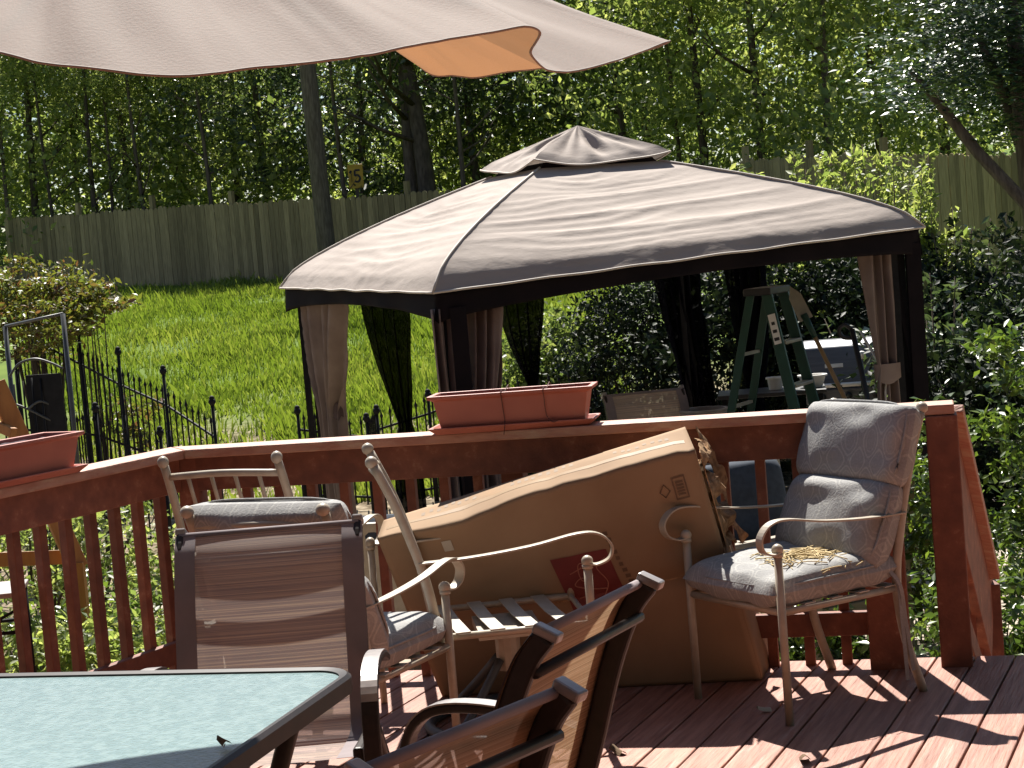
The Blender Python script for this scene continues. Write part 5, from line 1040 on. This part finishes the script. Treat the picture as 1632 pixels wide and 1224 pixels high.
h, f_ = foot(1358, 525, 12.4, 1382, 632)
def brush(t, a, b): 
    d = (b - a).normalized(); MB().tube(arc([b, b + V(-0.05, 0, 0.035), b + V(-0.09, 0, 0.0), b + V(-0.06, 0, -0.05), b + V(0.02, 0, -0.06)], 5), 0.014, 6).build('grip', 'black', t, world=True, smooth=True)
stick('black_pole_tool', 'black long handled tool with looped grip before the barbecue', 'tool', f_, h, 0.019, 'black', brush)
h = A(1371, 528, 12.35); k_ = A(1413, 600, 12.3); e_ = A(1411, 625, 12.3)
t = thing('bent_rod', 'thin pale bent metal rod hanging before the barbecue', 'rod', (e_.x, e_.y, GZ)); MB().tube([h, k_, e_, V(e_.x + 0.01, e_.y, GZ + 0.01)], 0.009, 6).build('shaft', 'white', t, world=True, smooth=True)

# sling chair, pots, low tables and cushioned seats on the patio
gc = sling_chair('sling_chair', 'brown sling chair standing under the gazebo roof', (A(1050, 650, 12.9).x, 12.6, GZ + 0.0), R(12), 'sling_grey'); gc.scale = (1.15, 1.15, 1.28)
def low_table(label, c, sx, sy, h_, m, rz=0):
    t = thing('patio_table', label, 'table', (c[0], c[1], GZ), rz, 'low tables on the patio'); MB().box((0, 0, h_), (sx, sy, 0.03)).build('table_top', m, t, bevel=0.006)
    for a in (-1, 1):
        for b in (-1, 1): MB().box((a * (sx / 2 - 0.05), b * (sy / 2 - 0.05), h_ / 2), (0.04, 0.04, h_ - 0.03)).build('leg', 'iron', t)
    return t
tq = A(1240, 615, 13.6); low_table('dark slatted table holding white pots behind the ladder', (tq.x - 0.05, 13.6), 0.8, 0.5, tq.z - GZ - 0.04, 'grill_black', R(-8))
def tub(name, label, c, r0, r1, h_, m):
    t = MB(); L = [(r0, 0), (r1, h_), (r1 + 0.012, h_), (r1 + 0.012, h_ + 0.012), (r1 - 0.012, h_ + 0.012), (r0 - 0.008, 0.012)]; n = 20
    for r_, z in L: t.v += [(r_ * math.cos(6.2832 * k / n), r_ * math.sin(6.2832 * k / n), z) for k in range(n)]
    for k in range(len(L) - 1): t.f += [(k * n + i, k * n + (i + 1) % n, k * n + n + (i + 1) % n, k * n + n + i) for i in range(n)]
    t.f.append(tuple(range(n - 1, -1, -1))); e = (len(L) - 1) * n; t.f.append(tuple(e + i for i in range(n)))
    o = t.build(name, m, autosmooth=True); o.location = c; tag(o, label, 'pot'); return o
tz = tq.z - GZ - 0.04 + 0.016 + GZ
tub('white_pot', 'white round pot right of the ladder leg', (A(1300, 610, 13.6).x - 0.03, 13.55, tz), 0.07, 0.10, 0.08, 'white')
tub('white_pot', 'small white pot left of the ladder leg', (A(1240, 610, 13.6).x - 0.02, 13.6, tz), 0.05, 0.06, 0.08, 'white')
tub('grey_tub', 'pale tub seen under the gazebo left of the ladder', (A(1120, 640, 13).x, 13.0, GZ + 0.02), 0.14, 0.17, 1.02, 'slate_top')
def lounge(label, px, Y, rz, z=0.0, w_=0.75):
    x = A(px, 760, Y).x; t = thing('lounge_chair', label, 'chair', (x, Y, GZ), rz, 'blue cushioned seats on the patio')
    for s in (-1, 1):
        MB().box((s * w_ / 2, 0, 0.58), (0.06, 0.72, 0.03)).build('armrest', 'taupe', t, bevel=0.008)
        for y in (-0.3, 0.3): MB().box((s * w_ / 2, y, 0.29), (0.05, 0.05, 0.57)).build('leg', 'taupe', t, bevel=0.006)
    MB().box((0, 0, 0.30), (w_ - 0.06, 0.7, 0.05)).build('seat_frame', 'taupe', t, bevel=0.006)
    pillow(MB(), w_ - 0.08, 0.62, 0.16, Matrix.Translation((0, -0.02, 0.40)), 4).build('seat_cushion', 'blue_cushion', t, smooth=True)
    X = Matrix.Translation((0, 0.30, 0.70)) @ Matrix.Rotation(R(78), 4, 'X'); pillow(MB(), w_ - 0.08, 0.50, 0.15, X, 5).build('back_cushion', 'blue_cushion', t, smooth=True)
    MB().box((0, 0.36, 0.62), (w_, 0.04, 0.6), Matrix.Rotation(R(-8), 3, 'X')).build('back_frame', 'taupe', t, bevel=0.006)
    return t
lounge('blue cushioned lounge chair seen between the balusters behind the right chair', 1215, 10.3, R(25))
lounge('blue cushioned lounge chair seen between balusters right of the box end', 1285, 9.6, R(-60))
lounge('dark cushioned seat seen between balusters above the bare swivel chair', 640, 9.9, R(170))
lounge('dark cushioned seat behind the middle balusters', 745, 10.1, R(185))
def cover(label, px, Y, sx, sy, h_, m):
    x = A(px, 760, Y).x; o = pillow(MB(), sx, sy, h_ * 2, Matrix.Translation((0, 0, 0.0)), 6, p=9, puff=0.04).build('folded_cloth', m, smooth=True); o.location = (x, Y, GZ + 0.9); tag(o, label, 'cloth'); return o

# iron garden fence with finials
def finial_post(par, p, ztop_, r=0.016):
    z0 = terr(p.x, p.y) - 0.1; o = MB().tube([V(p.x, p.y, z0), V(p.x, p.y, ztop_)], r, 8).tube([V(p.x, p.y, ztop_ - 0.03), V(p.x, p.y, ztop_), V(p.x, p.y, ztop_ + 0.03)], [0.018, 0.036, 0.028], 8).sphere((p.x, p.y, ztop_ + 0.035), 0.026, 8, 6).tube([V(p.x, p.y, z0), V(p.x, p.y, z0 + (ztop_ - z0) * 0.62)], r * 1.6, 8).build('fence_post', 'iron', par, world=True, smooth=True)
pk_me = None
def iron_fence(label, tops, drop, npk=7):
    p0 = A(*tops[0]); f = thing('iron_fence', label, 'fence', (p0.x, p0.y, terr(p0.x, p0.y)), 0, 'black iron garden fences'); P = [A(*q) for q in tops]
    for p in P: finial_post(f, p, p.z)
    for a, b in zip(P[:-1], P[1:]):
        za, zb = a.z - drop, b.z - drop; d = b - a
        pan = MB().beam(V(a.x, a.y, za - 0.12), V(b.x, b.y, zb - 0.12), 0.014, 0.02).build('fence_rail', 'iron', f, world=True)
        MB().beam(V(a.x, a.y, terr(a.x, a.y) + 0.12), V(b.x, b.y, terr(b.x, b.y) + 0.12), 0.014, 0.02).build('fence_rail', 'iron', f, world=True)
        if drop > 0.2: MB().beam(V(a.x, a.y, za - 0.55), V(b.x, b.y, zb - 0.55), 0.012, 0.016).build('fence_rail', 'iron', f, world=True)
        for k in range(npk):
            t = (k + 0.5) / npk; q = a.lerp(b, t); zt = za + (zb - za) * t + 0.02 * (k % 2); g = terr(q.x, q.y) + 0.05
            MB().tube([V(q.x, q.y, g), V(q.x, q.y, zt), V(q.x, q.y, zt + 0.05)], [0.0085, 0.0085, 0.002], 5).tube([V(q.x, q.y, zt - 0.035), V(q.x, q.y, zt - 0.01), V(q.x, q.y, zt + 0.03)], [0.006, 0.017, 0.003], 5).build('picket', 'iron', pan, world=True)
    return f
iron_fence('black iron garden fence stepping down the left side of the lawn', [(15, 475, 19.6), (62, 500, 19.0), (125, 531, 18.4), (188, 562, 17.8), (260, 592, 17.1), (338, 641, 16.4)], 0.20, 8)
iron_fence('low black iron fence between the left edge and the garden arch', [(-30, 640, 15.0), (80, 645, 15.0), (152, 652, 15.2), (255, 690, 15.4)], 0.1, 8)
iron_fence('low black iron fence behind the left gazebo opening', [(474, 656, 17.0), (584, 668, 16.6), (600, 655, 16.6), (682, 630, 16.8), (748, 604, 17.2), (850, 600, 17.4), (946, 588, 17.4)], 0.05, 6)
# grey metal garden arch with scrolled gate
a0, a1 = A(8, 520, 14.6), A(100, 500, 14.2)
ga = thing('garden_arch', 'grey metal garden arch with curved gate bars at the left edge', 'arch', (a0.x, a0.y, GZ))
for q in (a0, a1): MB().tube([V(q.x, q.y, GZ), V(q.x, q.y, q.z)], 0.019, 8).build('arch_post', 'grey_iron', ga, world=True, smooth=True)
MB().tube([a0, a1], 0.012, 6).build('top_bar', 'grey_iron', ga, world=True, smooth=True)
for P in ([(15, 600), (30, 580), (55, 572), (80, 578), (100, 587)], [(45, 652), (62, 640), (80, 645), (100, 662)], [(10, 640), (40, 650), (85, 672)]):
    MB().tube(arc([A(x, y, 14.4) for x, y in P], 5), 0.010, 6).build('gate_scroll', 'grey_iron', ga, world=True, smooth=True)
for k in range(6):
    q = A(22 + 14 * k, 600 + 5 * abs(k - 2.5), 14.4); MB().tube([V(q.x, q.y, GZ + 0.1), q], 0.008, 5).build('gate_bar', 'iron', ga, world=True, smooth=True)
MB().prism([(a0.x + 0.16, 14.45), (a1.x - 0.10, 14.35), (a1.x - 0.10, 14.37), (a0.x + 0.16, 14.47)], GZ + 0.3, A(50, 598, 14.4).z).build('gate_panel', 'iron', ga, world=True)

# orange timber frame beyond the left railing
tf = thing('timber_frame', 'orange stained timber A frame beyond the left railing', 'frame', (A(20, 800, 9.4).x, 9.4, GZ))
def tbm(x0, y0, x1, y1, Y, wd, th, Y1=None): MB().beam(A(x0, y0, Y), A(x1, y1, Y1 or Y), th, wd, up=(0.0, -1, 0.0) if False else (0, 0.2, 1)).build('timber', 'tan_wood', tf, world=True, bevel=0.004)
tbm(-8, 610, 125, 905, 9.4, 0.10, 0.04); tbm(-40, 665, 22, 690, 9.5, 0.05, 0.04, 9.3); tbm(-20, 893, 100, 888, 9.5, 0.075, 0.04); tbm(-60, 640, -90, 900, 9.4, 0.10, 0.04)
for q in (A(125, 905, 9.4), A(-90, 900, 9.4)): MB().beam(V(q.x, q.y, GZ), V(q.x, q.y, q.z + 0.03), 0.06, 0.06, up=(0, 1, 0)).build('timber', 'tan_wood', tf, world=True)
# small side table at the left edge of the deck
q = G(-40, 945, 0.56)
st = thing('side_table', 'small dark side table with pale slab top at the left edge', 'table', (q.x, q.y, 0), R(8))
MB().box((0.0, 0, 0.56), (0.36, 0.30, 0.02)).build('table_top', 'slate_top', st, bevel=0.004)
for sx in (-1, 1):
    for sy in (-1, 1): MB().tube([V(sx * 0.165, sy * 0.135, 0.55), V(sx * 0.165, sy * 0.135, 0)], 0.011, 6).build('leg', 'iron', st, smooth=True)
MB().tube([V(-0.165, -0.135, 0.42), V(0.165, -0.135, 0.42), V(0.165, 0.135, 0.42), V(-0.165, 0.135, 0.42)], 0.008, 6, closed=True).build('stretcher', 'iron', st, smooth=True)
MB().tube(arc([V(-0.16, -0.135, 0.5), V(0, -0.135, 0.44), V(0.16, -0.135, 0.5)], 5), 0.006, 5).build('scroll', 'iron', st, smooth=True)
# yellow number sign behind the fence
q = A(567, 281, 41.5)
sg = thing('number_sign', 'small yellow sign with black number fifteen above the fence', 'sign', (q.x, q.y, terr(q.x, q.y)))
MB().box((q.x, q.y, q.z), (0.34, 0.02, 0.54)).build('sign_plate', 'yellow', sg, world=True, bevel=0.01)
MB().beam(V(q.x, q.y + 0.06, terr(q.x, q.y)), V(q.x, q.y + 0.06, q.z + 0.2), 0.08, 0.08, up=(0, 1, 0)).build('sign_post', 'bark', sg, world=True)
def glyph(ch, x0, w_, h_, zc):
    segs = {'1': [((0.55, 0), (0.55, 1)), ((0.55, 1), (0.2, 0.78))], '5': [((0.95, 1), (0.1, 1)), ((0.1, 1), (0.08, 0.55)), ((0.08, 0.55), (0.6, 0.62)), ((0.6, 0.62), (0.95, 0.33)), ((0.95, 0.33), (0.65, 0.02)), ((0.65, 0.02), (0.05, 0.06))]}[ch]
    m = MB()
    for a, b in segs: m.beam(V(x0 + a[0] * w_, q.y - 0.014, zc + (a[1] - 0.5) * h_), V(x0 + b[0] * w_, q.y - 0.014, zc + (b[1] - 0.5) * h_), 0.006, 0.045, up=(0, 1, 0) if False else (0, 0.001, 1))
    m.build('digit', 'black', sg, world=True)
glyph('1', q.x - 0.15, 0.1, 0.27, q.z); glyph('5', q.x - 0.03, 0.14, 0.27, q.z)

# loose straw on the right chair seat
rs_ = random.Random(21); mb = MB(); cs_ = ch1.matrix_basis if False else Matrix.Translation((0.945, 6.40, 0)) @ Matrix.Rotation(ch1.rotation_euler.z, 4, 'Z')
for k in range(150):
    x = rs_.gauss(0.09, 0.075); y = rs_.gauss(0.0, 0.07); a = rs_.random() * 6.28; L = 0.05 + 0.09 * rs_.random(); c0 = V(x, y, 0.515 + 0.014 * rs_.random() - 0.35 * max(0, abs(x) - 0.17) - 0.35 * max(0, -y - 0.14))
    d = V(math.cos(a), math.sin(a), 0) * L / 2; mb.tube(arc([cs_ @ (c0 - d), cs_ @ (c0 + V(-d.y * 0.3, d.x * 0.3, 0.012 * rs_.random())), cs_ @ (c0 + d)], 3), 0.0019, 4)
c0 = V(0.13, -0.15, 0.515); mb.tube([cs_ @ (c0 + V(0.045 * math.cos(k * 0.35), 0.03 * math.sin(k * 0.35), 0.004 * (k % 3))) for k in range(36)], 0.0032, 5)
o = mb.build('straw', 'straw', smooth=True); tag(o, 'loose dry straw lying on the right chair seat cushion', 'straw', kind='stuff')
# leaf litter on the deck
for i, (px, py, s_, lab) in enumerate([(985, 1200, 0.03, 'small dark curled leaf on sunlit boards left of the right chair'), (1218, 1134, 0.022, 'pale chip of wood on the boards beside the front chair leg'), (1283, 1212, 0.03, 'dark curled leaf at the end of the chair shadow')]):
    g = G(px, py, 0.004); o = MB().grid(lambda u, v: V(s_ * (u - 0.5), s_ * 2.2 * (v - 0.5), 0.012 * math.sin(u * 3.14) + 0.012 * v * v), 5, 5).build('dead_leaf', 'stain_leaf' if i != 1 else 'strap'); o.location = g; o.rotation_euler = (0, 0, i * 1.3 + 0.5); tag(o, lab, 'leaf')
